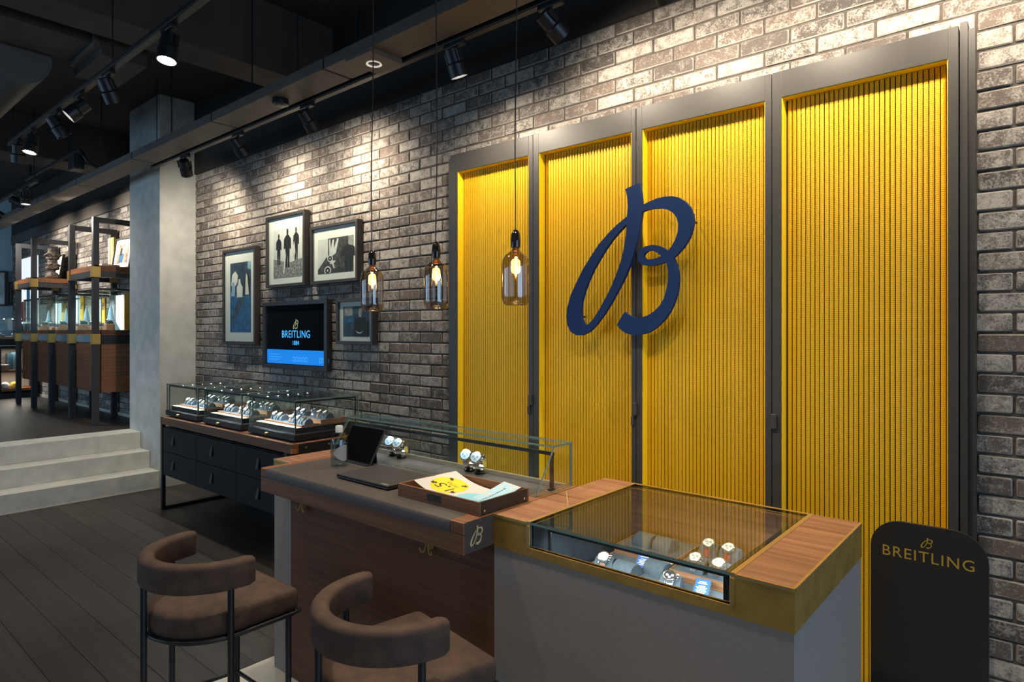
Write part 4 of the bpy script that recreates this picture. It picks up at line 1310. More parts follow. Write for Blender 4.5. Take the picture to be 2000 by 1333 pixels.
# ---- steel watches in the desk case, each buckled round a black stand
def loop_watch(r, cx, cy, rz, dialcol):
    q = Matrix.Translation((cx, cy, 0.0)) @ Matrix.Rotation(rz, 4, 'Z')
    band = MB()
    N = 22
    R = 0.030
    zc = 0.031
    for k in range(N):
        a, b = 2 * PI * (k + 0.06) / N, 2 * PI * (k + 0.94) / N
        w = 0.0105
        vs = []
        for an in (a, b):
            for rr in (R, R + 0.003):
                for x in (-w, w):
                    vs.append(q @ Vector((x, -rr * math.cos(an), zc + rr * math.sin(an) * 0.92)))
        band.add(vs, [(0, 1, 3, 2), (4, 6, 7, 5), (0, 4, 5, 1), (2, 3, 7, 6), (0, 2, 6, 4), (1, 5, 7, 3)])
    part('bracelet', band, M_STEEL, r, world=False)
    a = math.radians(35)
    c = q @ Vector((0, -(R + 0.003) * math.cos(a), zc + (R + 0.003) * math.sin(a) * 0.92))
    nv = (q.to_3x3() @ Vector((0, -math.cos(a), math.sin(a)))).normalized()
    qq = nv.to_track_quat('Z', 'Y').to_matrix().to_4x4()
    cs = part('case', MB().lathe([(0.018, -0.002), (0.0215, 0.0), (0.022, 0.006), (0.020, 0.0105), (0.0178, 0.0112)], c, 24, mtx=qq), M_STEEL, r, 40, world=False)
    dl = part('dial', MB().lathe([(0.0178, 0.0105), (0.0178, 0.0116), (0.001, 0.0116)], c, 24, mtx=qq), mat('dial_loop_%d' % int(dialcol[2] * 100), dialcol, 0.3), r, world=False)
    for sx_, sy_ in ((-0.008, 0), (0.008, 0), (0, -0.008)):
        part('subdial', MB().lathe([(0.0045, 0), (0.0045, 0.0003), (0.0005, 0.0003)], c + qq @ Vector((sx_, sy_, 0.0117)), 12, mtx=qq), mat('subdial_blue', (0.16, 0.22, 0.29), 0.4), dl, world=False)
    for dy in (-0.011, 0, 0.011):
        part('crown' if dy == 0 else 'pusher', MB().tube([c + qq @ Vector((0.021, dy, 0.005)), c + qq @ Vector((0.027, dy, 0.005))], 0.003, 8), M_STEEL, cs, 40, world=False)

for cx_, lab, sl in ((-2.395, 'behind the tablet', 'under the pair of watches behind the tablet'), (-1.885, 'in the middle of the desk case', 'under the pair of watches mid-case')):
    for k, (dx, dy, side) in enumerate(((-0.042, 0.012, 'left'), (0.030, 0.0, 'right'))):
        s = thing('watch_stand', 'black cuff stand %s, %s one' % (sl, side), 'watch stand', (cx_ + dx, 1.965 + dy, ZT + 0.0006), 0.35)
        part('cuff', MB().lathe([(0.022, 0.0), (0.024, 0.006), (0.018, 0.012)], n=20), M_BLACKG, s, 40, world=False)
        wt = thing('wristwatch', '%s steel chronograph on a black stand %s' % (side, lab), 'watch', (cx_ + dx, 1.965 + dy, ZT + 0.0128), 0.35)
        loop_watch(wt, 0, 0, 0.0, (0.30, 0.42, 0.52) if k == 0 else (0.40, 0.46, 0.53))
        wt.scale = (1.22, 1.22, 1.22)
        part('loop_disc', MB().lathe([(0.013, 0), (0.013, 0.002)], (0.0, 0.0, 0.0), 16, mtx=Matrix.Translation((0.013, 0.012, 0.022)) @ Matrix.Rotation(math.radians(80), 4, 'Y')), mat('loop_disc_yellow', (0.62, 0.50, 0.08), 0.4, metal=0.2), wt, world=False)  # small yellow disc inside the bracelet loop

# ---- things on the desk
lp = thing('laptop', 'closed thin black laptop on the desk', 'laptop', (-2.082, 1.636, ZT + 0.0006), 0.0)
part('base', MB().box(-0.166, 0.166, -0.112, 0.112, 0.003, 0.011, bev=0.003), M_BLACK, lp, world=False)
part('lid', MB().box(-0.166, 0.166, -0.112, 0.112, 0.0115, 0.019, bev=0.003), mat('laptop_lid', (0.022, 0.021, 0.021), 0.55), lp, world=False)
part('maker_badge', MB().box(0.115, 0.155, -0.104, -0.096, 0.0189, 0.0194), mat('badge_silver', (0.42, 0.40, 0.37), 0.4, metal=0.6), lp, world=False)
for sx_ in (-0.14, 0.14):
    for sy_ in (-0.09, 0.09):
        part('foot', MB().lathe([(0.008, 0.0), (0.008, 0.0035)], (sx_, sy_, 0), 10), M_BLACK, lp, world=False)

tb = thing('tablet', 'black tablet leaning back in a folded stand', 'tablet', (-2.455, 1.752, ZT + 0.0006), 0.0)
tq = Matrix.Rotation(math.radians(-30), 4, 'X')
def tilt_box(b, bev=0.0):
    m = MB().box(*b, bev=bev)
    m.v = [tuple(tq @ Vector(v)) for v in m.v]
    return m
part('screen', tilt_box((-0.119, 0.119, -0.0006, 0.0006, 0.010, 0.172)), mat('tablet_glass', (0.003, 0.003, 0.004), 0.05), tb, world=False)
part('cover', tilt_box((-0.125, 0.125, 0.001, 0.009, 0.004, 0.178), 0.002), M_BLACK, tb, world=False)
st_ = MB()
ya_, yb_ = 0.052, 0.060
st_.add([(-0.08, ya_, 0.080), (0.10, ya_, 0.080), (0.10, yb_, 0.0), (-0.08, yb_, 0.0), (-0.08, ya_ + 0.003, 0.080), (0.10, ya_ + 0.003, 0.080), (0.10, yb_ + 0.003, 0.0), (-0.08, yb_ + 0.003, 0.0)], [(0, 1, 2, 3), (4, 7, 6, 5), (0, 4, 5, 1), (2, 6, 7, 3), (0, 3, 7, 4), (1, 5, 6, 2)])
part('stand_flap', st_, M_BLACK, tb, world=False)
part('stand_lip', MB().box(-0.125, 0.125, -0.014, 0.02, 0.0, 0.004), M_BLACK, tb, world=False)

bt = thing('sanitiser_bottle', 'clear plastic bottle with white cap in front of the tablet', 'bottle', (-2.443, 1.672, ZT + 0.0006))
part('bottle', MB().lathe([(0.030, 0.0), (0.036, 0.003), (0.0375, 0.012), (0.0375, 0.115), (0.035, 0.128), (0.027, 0.140), (0.017, 0.148), (0.0155, 0.158)], n=32), glass('clear_plastic', (0.90, 0.93, 0.93), 1.45, 0.05), bt, 50, world=False)
part('liquid', MB().lathe([(0.029, 0.003), (0.0345, 0.008), (0.0355, 0.014), (0.0355, 0.102), (0.001, 0.102)], n=28), glass('clear_liquid', (0.80, 0.84, 0.85), 1.33, 0.03), bt, 50, world=False)
part('cap', MB().lathe([(0.0165, 0.150), (0.0165, 0.176), (0.014, 0.180), (0.002, 0.181)], n=24), mat('white_plastic', (0.62, 0.60, 0.55), 0.5), bt, 40, world=False)
lab = MB()
vs, fs = [], []
NA = 14
for k in range(NA + 1):
    a = math.radians(-78 + 100 * k / NA)
    e = math.sin(PI * min(1.0, (k + 0.3) / NA * 0.62))
    for z in (0.062 - 0.036 * e, 0.062 + 0.036 * e):
        vs.append((0.0382 * math.cos(a), 0.0382 * math.sin(a), z))
lab.add(vs, [(2 * k, 2 * k + 2, 2 * k + 3, 2 * k + 1) for k in range(NA)])
part('label', lab, mat('grey_label', (0.33, 0.33, 0.32), 0.6), bt, 60, world=False)

# open tray with two leaflets
tr = thing('wooden_tray', 'dark wooden open tray holding leaflets', 'tray', (-1.628, 1.634, ZT + 0.0008))
TX, TY, TH = 0.205, 0.128, 0.046
part('bottom', MB().box(-TX + 0.008, TX - 0.008, -TY + 0.008, TY - 0.008, 0.0, 0.008), mat('tray_felt', (0.030, 0.028, 0.024), 0.9), tr, world=False)
part('front_wall', MB().box(-TX, TX, -TY, -TY + 0.008, 0.0, TH, bev=0.001), M_WALX, tr, world=False)
part('back_wall', MB().box(-TX, TX, TY - 0.008, TY, 0.0, TH, bev=0.001), M_WALX, tr, world=False)
part('side_wall', MB().box(-TX, -TX + 0.008, -TY + 0.008, TY - 0.008, 0.0, TH, bev=0.001), M_WALY, tr, world=False)
part('side_wall', MB().box(TX - 0.008, TX, -TY + 0.008, TY - 0.008, 0.0, TH, bev=0.001), mat('tray_side_dark', (0.030, 0.020, 0.014), 0.5, var=0.2, vscale=40), tr, world=False)
part('label_plate', MB().box(-0.045, 0.025, -TY - 0.001, -TY, 0.012, 0.036), M_FASCIA, tr, world=False)
for yy in (-TY + 0.02, TY - 0.03):
    part('magnet', MB().box(TX, TX + 0.002, yy, yy + 0.007, 0.010, 0.018), M_STEEL, tr, world=False)

def leaflet(name, label, loc, rz, w, h, bend, prints):
    """sheet of paper: local u,v plane lifted by bend(u,v); prints = list of (name, mesh, material)"""
    r = thing(name, label, 'leaflet', loc, rz)
    m = MB()
    nu, nv = 16, 10
    vs = [((-0.5 + i / nu) * w, (-0.5 + j / nv) * h) for j in range(nv + 1) for i in range(nu + 1)]
    fs = [(j * (nu + 1) + i, j * (nu + 1) + i + 1, (j + 1) * (nu + 1) + i + 1, (j + 1) * (nu + 1) + i) for j in range(nv) for i in range(nu)]
    n0 = len(vs)
    m.add([(u, v, bend(u, v)) for u, v in vs] + [(u, v, bend(u, v) - 0.0004) for u, v in vs], fs + [tuple(reversed([q + n0 for q in f])) for f in fs])
    part('sheet', m, M_WHITE, r, 60, world=False)
    for n, me, mm, lift in prints:
        bm = bmesh.new()
        bm.from_mesh(me)
        bmesh.ops.subdivide_edges(bm, edges=[e for e in bm.edges if e.calc_length() > 0.012], cuts=2, use_grid_fill=True)
        bmesh.ops.triangulate(bm, faces=bm.faces[:])
        for v in bm.verts:
            v.co.z = bend(v.co.x, v.co.y) + lift + max(0.0, v.co.z)
        bm.to_mesh(me)
        bm.free()
        me.materials.clear()
        me.materials.append(mm)
        link(n, me, r)
    return r

def disc(cx, cy, rx, ry, n=40):
    m = MB()
    vs = [(cx, cy, 0)]
    fs = []
    R = 6
    for j in range(1, R + 1):
        for k in range(n):
            a = 2 * PI * k / n
            vs.append((cx + rx * j / R * math.cos(a), cy + ry * j / R * math.sin(a), 0))
    for k in range(n):
        fs.append((0, 1 + k, 1 + (k + 1) % n))
        for j in range(1, R):
            o1, o2 = 1 + (j - 1) * n, 1 + j * n
            fs.append((o1 + k, o2 + k, o2 + (k + 1) % n, o1 + (k + 1) % n))
    m.add(vs, fs)
    return m.mesh('disc', M_WHITE)

def moved(me, cx, cy, rot=0.0):
    me.transform(Matrix.Translation((cx, cy, 0)) @ Matrix.Rotation(rot, 4, 'Z'))
    return me

ARROW = [(-0.011, 0), (0, 0.010), (0.011, 0), (0.005, 0), (0.005, -0.011), (-0.005, -0.011), (-0.005, 0)]
YEL, CYN = mat('print_yellow', (0.80, 0.58, 0.01), 0.6), mat('print_cyan', (0.22, 0.50, 0.62), 0.6)
INK = mat('print_ink', (0.02, 0.02, 0.02), 0.6)
b1 = lambda u, v: 0.046 - 0.036 * (1 - (1 - min(1, max(0, (u + 0.145) / 0.20))) ** 2) + 0.03 * max(0, -(u + 0.05)) * (1 if v > 0 else 0.6)
pr1 = [('yellow_disc', disc(-0.062, -0.002, 0.066, 0.075), YEL, 0.0006),
       ('blue_disc', disc(0.085, -0.03, 0.060, 0.060), CYN, 0.0006),
       ('big_number', moved(text2d('1,5', 0.068, 0.0), -0.056, -0.026, PI), INK, 0.0010),
       ('unit_word', moved(text2d('METER', 0.019, 0.0), -0.062, 0.014, PI), INK, 0.0010)]
for ax, ay, an in ((-0.100, 0.042, 0.9), (-0.030, 0.046, -0.7), (-0.108, -0.040, 2.4), (-0.008, -0.034, -2.2)):
    pr1.append(('arrow', moved(shape2d([[(u * 1.15, v * 1.15) for u, v in ARROW]], 0.0), ax, ay, an), INK, 0.0010))
leaflet('distance_leaflet', 'white leaflet with yellow 1,5 METER disc in the wooden tray', (-1.640, 1.640, ZT + 0.0100), -0.06, 0.290, 0.205, b1, pr1)
b2 = lambda u, v: 0.006 + 0.040 * max(0, min(1, (v + 0.06) / 0.165)) ** 1.6
pr2 = [('blue_field', disc(0, 0, 0.0, 0.0), CYN, 0.0006)]
fld = MB()
gx, gy = 10, 14
fld.add([((-0.5 + i / gx) * 0.098, (-0.5 + j / gy) * 0.200, 0) for j in range(gy + 1) for i in range(gx + 1)], [(j * (gx + 1) + i, j * (gx + 1) + i + 1, (j + 1) * (gx + 1) + i + 1, (j + 1) * (gx + 1) + i) for j in range(gy) for i in range(gx)])
PALE = mat('print_pale_cyan', (0.34, 0.56, 0.66), 0.6)
pr2 = [('blue_field', fld.mesh('field', M_WHITE), PALE, 0.0006)]
for cx_, cy_ in ((-0.025, 0.075), (0.028, 0.085), (-0.026, 0.02), (0.026, 0.0), (-0.02, -0.05), (0.03, -0.06)):
    pr2.append(('white_dot', disc(cx_, cy_, 0.010, 0.010, 16), M_WHITE, 0.0010))
for k in range(16):
    ln = MB().box(-0.003 + 0.001 * (k % 3), 0.003, -0.078 + k * 0.0098, -0.0715 + k * 0.0098, 0, 0)
    pr2.append(('word_stroke', ln.mesh('stroke', INK), mat('print_navy_ink', (0.02, 0.06, 0.12), 0.6), 0.0012))
leaflet('info_leaflet', 'light blue leaflet lying over the white one in the tray', (-1.500, 1.628, ZT + 0.0112), -0.25, 0.105, 0.215, b2, pr2)

# ================================================================== BAR STOOLS
def outline(r, front, cr=0.02, n=20):
    """D shape: straight front at +Y with rounded corners, half round back"""
    pts = []
    for k in range(7):
        a = PI / 2 * k / 6
        pts.append((r - cr + cr * math.cos(a), front - cr + cr * math.sin(a)))
    for k in range(7):
        a = PI / 2 + PI / 2 * k / 6
        pts.append((-r + cr + cr * math.cos(a), front - cr + cr * math.sin(a)))
    for k in range(n + 1):
        a = PI + PI * k / n
        pts.append((r * math.cos(a), r * math.sin(a)))
    return pts

def stool(label, loc, rz):
    r = thing('bar_stool', label, 'stool', loc, rz, 'bar stools at the desk')
    o = outline(0.213, 0.215)
    n = len(o)
    rings = [(0.572, 0.955), (0.580, 0.99), (0.600, 1.0), (0.628, 1.0), (0.641, 0.985), (0.648, 0.95), (0.652, 0.86), (0.654, 0.6), (0.655, 0.3)]
    vs, fs = [], []
    for z, s in rings:
        vs += [(x * s, y * s, z) for x, y in o]
    for j in range(len(rings) - 1):
        fs += [(j * n + k, j * n + (k + 1) % n, (j + 1) * n + (k + 1) % n, (j + 1) * n + k) for k in range(n)]
    fs += [tuple(reversed(range(n))), tuple((len(rings) - 1) * n + k for k in range(n))]
    part('seat_cushion', MB().add(vs, fs), M_STOOL, r, 50, world=False)
    sm = part('seat_plate', MB().prism([(x * 0.97, y * 0.97) for x, y in o], 0.552, 0.572), M_BLACK, r, world=False)
    part('seat_ring', MB().tube([(x * 1.02, y * 1.02, 0.567) for x, y in o], 0.0065, 8, closed=True), M_BLACK, r, 60, world=False)
    # curved padded back
    sec = []
    hw, hh, cr = 0.026, 0.047, 0.018
    for cx, cy, a0 in ((hw - cr, hh - cr, 0), (-hw + cr, hh - cr, PI / 2), (-hw + cr, -hh + 0.008, PI), (hw - 0.008, -hh + 0.008, 1.5 * PI)):
        rr = cr if a0 < PI else 0.008
        for k in range(6):
            a = a0 + PI / 2 * k / 5
            sec.append((cx + rr * math.cos(a), cy + rr * math.sin(a)))
    ns = len(sec)
    vs, fs = [], []
    A0, A1, NN = PI - 0.14, 2 * PI + 0.14, 40
    R = 0.212
    ends = []
    for k in range(NN + 1):
        a = A0 + (A1 - A0) * k / NN
        t = min(k, NN - k)
        s = (0.80, 0.95, 1.0)[min(t, 2)]
        for u, v in sec:
            vs.append(((R + u * s) * math.cos(a), (R + u * s) * math.sin(a), 0.774 + v * (0.9 if t == 0 else 1.0)))
    for k in range(NN):
        fs += [(k * ns + i, k * ns + (i + 1) % ns, (k + 1) * ns + (i + 1) % ns, (k + 1) * ns + i) for i in range(ns)]
    fs += [tuple(range(ns)), tuple(NN * ns + i for i in reversed(range(ns)))]
    part('backrest', MB().add(vs, fs), M_STOOL, r, 50, world=False)
    for x, y, top in ((0.185, 0.185, 0.56), (-0.185, 0.185, 0.56), (0.222, -0.05, 0.735), (-0.222, -0.05, 0.735), (-0.02, -0.227, 0.735)):
        k = 1.0
        part('leg', MB().tube([(x * k, y * k, 0.004), (x * k, y * k, top)], 0.0105, 12), M_BLACK, r, 40, world=False)
        part('foot_pad', MB().lathe([(0.013, 0.0), (0.013, 0.008)], (x, y, 0), 12), M_BLACK, r, world=False)
    part('foot_ring', MB().tube([(x, y, 0.22) for x, y in ((0.185, 0.185), (-0.185, 0.185), (-0.222, -0.05), (-0.02, -0.227), (0.222, -0.05))], 0.008, 8, closed=True), M_BLACK, r, 60, world=False)
    return r

stool('brown leather bar stool standing on the dark planks', (-2.312, 1.052, 0.001), math.radians(1.5))
stool('brown leather bar stool beside the grey counter block', (-1.463, 1.194, 0.001), math.radians(-9.4))

# ================================================================== SIDEBOARD AND ITS THREE GLASS CASES
sb = thing('sideboard', 'low black sideboard with walnut top along the brick wall', 'sideboard', (-4.97, 2.6, 0))
BX0, BX1, BY0, BY1 = -6.055, -3.880, 2.287, 2.905
part('walnut_top', MB().box(BX0 + 0.03, BX1, BY0 - 0.004, BY1, 0.764, 0.830, bev=0.003), M_WALX, sb)
part('top_end_plate', MB().box(BX1, BX1 + 0.006, BY0 + 0.05, BY1, 0.764, 0.826), M_BLACK, sb)
for x in (BX0, BX1 - 0.10):
    part('leg', MB().box(x, x + 0.03, BY0, BY0 + 0.03, 0, 0.764 if x > BX0 else 0.826), M_BLACK, sb)
    part('leg', MB().box(x, x + 0.03, BY1 - 0.03, BY1, 0, 0.764), M_BLACK, sb)
    part('foot_bar', MB().box(x, x + 0.03, BY0 + 0.03, BY1 - 0.03, 0.0, 0.03), M_BLACK, sb)
part('carcass', MB().box(BX0 + 0.045, BX1 - 0.11, BY0 + 0.022, BY1 - 0.02, 0.315, 0.742), M_FASCIA, sb)
M_DRAW = mat('charcoal_drawer', (0.011, 0.011, 0.0115), 0.7, spec=0.3)
cw = (BX1 - 0.11 - BX0 - 0.045) / 3
for i in range(3):
    for j in range(2):
        xa = BX0 + 0.045 + cw * i
        za = 0.317 + 0.212 * j
        dr = part('drawer', MB().box(xa + 0.002, xa + cw - 0.002, BY0 + 0.002, BY0 + 0.021, za + 0.002, za + 0.210, bev=0.002), M_DRAW, sb)
        cxx = xa + cw * (0.34, 0.42, 0.5)[i]
        m = MB()
        P = [(-0.020, 0.0), (0.020, 0.0), (0.012, 0.075), (-0.012, 0.075)]
        m.add([(cxx + u, BY0 - 0.018 + v * 0.2, za + 0.075 + v) for u, v in P] + [(cxx + u, BY0 - 0.012 + v * 0.2, za + 0.075 + v) for u, v in P], [(0, 1, 2, 3), (4, 7, 6, 5), (0, 4, 5, 1), (1, 5, 6, 2), (2, 6, 7, 3), (3, 7, 4, 0)])
        part('pull_tab', m, mat('leather_tab', (0.035, 0.024, 0.018), 0.6), dr)
for k in range(3):
    part('rivet', MB().tube([(BX1 + 0.005, BY0 + 0.10 + 0.18 * k, 0.80), (BX1 + 0.009, BY0 + 0.10 + 0.18 * k, 0.80)], 0.006, 10), M_BRASS, sb)
part('corner_clip', MB().box(BX1 - 0.006, BX1 + 0.008, BY0 - 0.006, BY0 + 0.03, 0.768, 0.800), mat('copper_cap', (0.6, 0.30, 0.12), 0.35, metal=0.9), sb)

YPAD = mat('yellow_card', (0.78, 0.52, 0.05), 0.6)
CREAMC = mat('cream_card', (0.75, 0.66, 0.45), 0.5)

def table_case(label, x0, x1, seat, words):
    y0, y1, z0 = 2.335, 2.858, 0.832
    r = thing('glass_display_case', label, 'display case', ((x0 + x1) / 2, (y0 + y1) / 2, z0))
    part('plinth', MB().box(x0 - 0.008, x1 + 0.008, y0 - 0.008, y1 + 0.008, z0 + 0.006, z0 + 0.052, bev=0.006), M_BLACK, r)
    part('plinth_foot', MB().box(x0 + 0.02, x1 - 0.02, y0 + 0.02, y1 - 0.02, z0 - 0.002, z0 + 0.006), M_FASCIA, r)
    part('inner_deck', MB().box(x0 + 0.03, x1 - 0.03, y0 + 0.03, y1 - 0.03, z0 + 0.052, z0 + 0.088), M_BLACK, r)
    part('lock', MB().tube([((x0 + x1) / 2 - 0.03, y0 - 0.03, z0 + 0.03), ((x0 + x1) / 2 - 0.03, y0 - 0.006, z0 + 0.03)], 0.009, 12), M_BRASSL, r, 40)
    zb, zt = z0 + 0.052, 1.112
    part('front_glass', MB().pane(x0, x1, y0, y0 + 0.006, zb, zt), GG, r)
    part('back_glass', MB().pane(x0, x1, y1 - 0.006, y1, zb, zt), GG, r)
    part('end_glass', MB().pane(x0, x0 + 0.006, y0 + 0.006, y1 - 0.006, zb, zt), GG, r)
    part('end_glass', MB().pane(x1 - 0.006, x1, y0 + 0.006, y1 - 0.006, zb, zt), GG, r)
    part('top_glass', MB().pane(x0, x1, y0, y1, zt, zt + 0.007), GG, r)
    e = 0.014
    for xx in (x0 + e, x1 - e - 0.007):
        for yy in (y0 + e, y1 - e - 0.007):
            part('post', MB().box(xx, xx + 0.007, yy, yy + 0.007, zb, zt - 0.014), M_BLACK, r)
        part('light_bar', MB().box(xx, xx + 0.007, y0 + e, y1 - e, zt - 0.016, zt - 0.006), M_BLACK, r)
    bar = part('light_bar', MB().box(x0 + e, x1 - e, y0 + e, y0 + e + 0.009, zt - 0.016, zt - 0.006), M_BLACK, r)
    for k in range(6):
        yy = y0 + 0.05 + (y1 - y0 - 0.1) * k / 5
        part('led', MB().lathe([(0.004, -0.0035), (0.0045, 0.0)], (x0 + e + 0.0035, yy, zt - 0.016), 10), M_LED, bar)
    led('case_led', ((x0 + x1) / 2, y0 + 0.032, zt - 0.025), (math.radians(25), 0, 0), x1 - x0 - 0.08, 0.008, 3.0)
    led('case_led', (x0 + 0.032, (y0 + y1) / 2, zt - 0.025), (0, math.radians(-25), 0), 0.008, y1 - y0 - 0.08, 2.0)
    zd = z0 + 0.088
    part('cream_strip', MB().box(x0 + 0.034, x1 - 0.034, y0 + 0.034, y0 + 0.075, zd, zd + 0.002), CREAMC, r)
    part('yellow_strip', MB().box(x0 + 0.12, x0 + 0.20, y0 + 0.034, y0 + 0.075, zd + 0.002, zd + 0.003), YPAD, r)
    xm = (x0 + x1) / 2
    t1 = tray('watch_tray', 'front suede tray of watches in the %s' % words, x0 + 0.06, x1 - 0.05, y0 + 0.085, y0 + 0.225, zd, 0.014)
    t2 = tray('watch_tray', 'raised back left tray of watches in the %s' % words, x0 + 0.06, xm - 0.005, y0 + 0.235, y0 + 0.455, zd, 0.026)
    t3 = tray('watch_tray', 'raised back right tray of watches in the %s' % words, xm + 0.005, x1 - 0.05, y0 + 0.235, y0 + 0.455, zd, 0.036)
    spots = [(x0 + 0.12, y0 + 0.155, 0.011), (x0 + 0.20, y0 + 0.155, 0.011), (x1 - 0.25, y0 + 0.15, 0.011), (x1 - 0.17, y0 + 0.15, 0.011), (x1 - 0.095, y0 + 0.15, 0.011),
             (x0 + 0.14, y0 + 0.33, 0.023), (x0 + 0.22, y0 + 0.33, 0.023), (xm + 0.06, y0 + 0.33, 0.033), (xm + 0.13, y0 + 0.33, 0.033), (xm + 0.20, y0 + 0.33, 0.033)]
    for k, (xx, yy, dz) in enumerate(spots):
        row = 'front' if k < 5 else 'back'
        nth = ('first', 'second', 'third', 'fourth', 'fifth')[k % 5]
        g = '%s row of watches in the %s' % (row, words)
        cushion('grey cushion, %s from the left in the %s row of the %s' % (nth, row, words), (xx, yy, zd + dz), 0.0, 0.062, g + ', cushions')
        place_watch((xx, yy, zd + dz), k, '%s, %s from the left in the %s row of the %s' % (('steel watch', 'strapped watch')[k % 3 == 2], nth, row, words), g)
    return r

PW = []
def place_watch(loc, k, label, group):
    kinds = [(CREAM, None), (BLK, None), (CREAM, (0.30, 0.10, 0.05))]
    j = k % 3
    while len(PW) < 3:
        i = len(PW)
        d, s = kinds[i]
        PW.append([watch('pattern', (0, 0, 0), 0, d, s or (0.1, 0.1, 0.1), s is None, None, False), False])
    if not PW[j][1]:
        o = PW[j][0]
        o.location = loc
        o['label'] = label
        o['group'] = group
        PW[j][1] = True
        return o
    return dup(PW[j][0], loc, 0.0, label, group)

table_case('glass display case on the sideboard nearest the pier', -6.05, -5.43, 0, 'case nearest the pier')
table_case('middle glass display case on the sideboard', -5.30, -4.68, 0, 'middle case')
table_case('glass display case on the sideboard nearest the desk', -4.55, -3.93, 0, 'case nearest the desk')

# ================================================================== SIGN STAND
sg_ = thing('sign_stand', 'black rounded floor sign with gold lettering by the doors', 'sign', (-0.322, 2.5, 0.0))
o = []
hw_, top_, cr_ = 0.165, 0.944, 0.095
for k in range(9):
    a = PI / 2 * k / 8
    o.append((hw_ - cr_ + cr_ * math.cos(a), top_ - cr_ + cr_ * math.sin(a)))
for k in range(9):
    a = PI / 2 + PI / 2 * k / 8
    o.append((-hw_ + cr_ + cr_ * math.cos(a), top_ - cr_ + cr_ * math.sin(a)))
o += [(-hw_, 0.012), (hw_, 0.012)]
me = shape2d([o], 0.014)
put('board', me, mat('sign_black', (0.012, 0.011, 0.010), 0.5), facing_front((0, 0, 0)), sg_)
part('foot_plate', MB().box(-0.165, 0.165, -0.15, 0.15, 0.0, 0.012, bev=0.003), M_BLACK, sg_, world=False)
GL = mat('gold_letters', (0.52, 0.33, 0.05), 0.4, metal=0.4)
put('sign_word', text2d('BREITLING', 0.050, 0.001, 1.12), GL, facing_front((0.0, -0.0078, 0.838)), sg_)
put('sign_letter', letter_mesh(0.036, 0.001), GL, facing_front((0.0, -0.0078, 0.870)), sg_)

# ================================================================== RAISED LEVEL: SHELVING RACKS
PX_ = [-8.300, -9.160, -10.000, -10.845, -11.680]
PT_ = [2.885, 2.885, 1.60, 2.885, 2.885]
YR0, YR1 = 2.44, 2.90
M_POST = mat('graphite_post', (0.030, 0.032, 0.036), 0.5)
M_BRK = mat('brass_bracket', (0.52, 0.34, 0.10), 0.45, metal=0.6)
rk = thing('shelving_rack', 'tall graphite post rack with brass brackets on the raised level', 'rack', (-10, 2.67, UP))
for x, t in zip(PX_, PT_):
    part('post', MB().box(x - 0.03, x + 0.03, YR0 - 0.03, YR0 + 0.03, UP, t), M_POST, rk)
    part('post', MB().box(x - 0.03, x + 0.03, YR1 - 0.03, YR1 + 0.03, UP, t), M_POST, rk)
    if t > 2:
        part('top_bar', MB().box(x - 0.029, x + 0.029, YR0 + 0.03, YR1 - 0.03, t - 0.06, t), M_POST, rk)
        part('bracket', MB().box(x - 0.04, x + 0.04, YR0 - 0.04, YR0 + 0.04, 2.205, 2.322), M_BRK, rk)
        part('bracket', MB().box(x - 0.038, x + 0.038, YR1 - 0.06, YR1 + 0.04, 2.205, 2.26), M_BRK, rk)
        part('side_bar', MB().box(x - 0.028, x + 0.028, YR0 + 0.04, YR1 - 0.06, 2.207, 2.265), M_POST, rk)
    part('bracket', MB().box(x - 0.04, x + 0.04, YR0 - 0.04, YR0 + 0.04, 1.440, 1.555), M_BRK, rk)
for a, b in ((1, 0), (4, 3)):
    xa, xb = PX_[a], PX_[b]
    part('shelf', MB().box(xa + 0.02, xb + 0.03, YR0 - 0.02, YR1 - 0.02, 2.275, 2.338), M_WALX, rk)
    part('front_rail', MB().box(xa + 0.04, xb - 0.04, YR0 - 0.02, YR0 + 0.03, 2.215, 2.272), M_POST, rk)

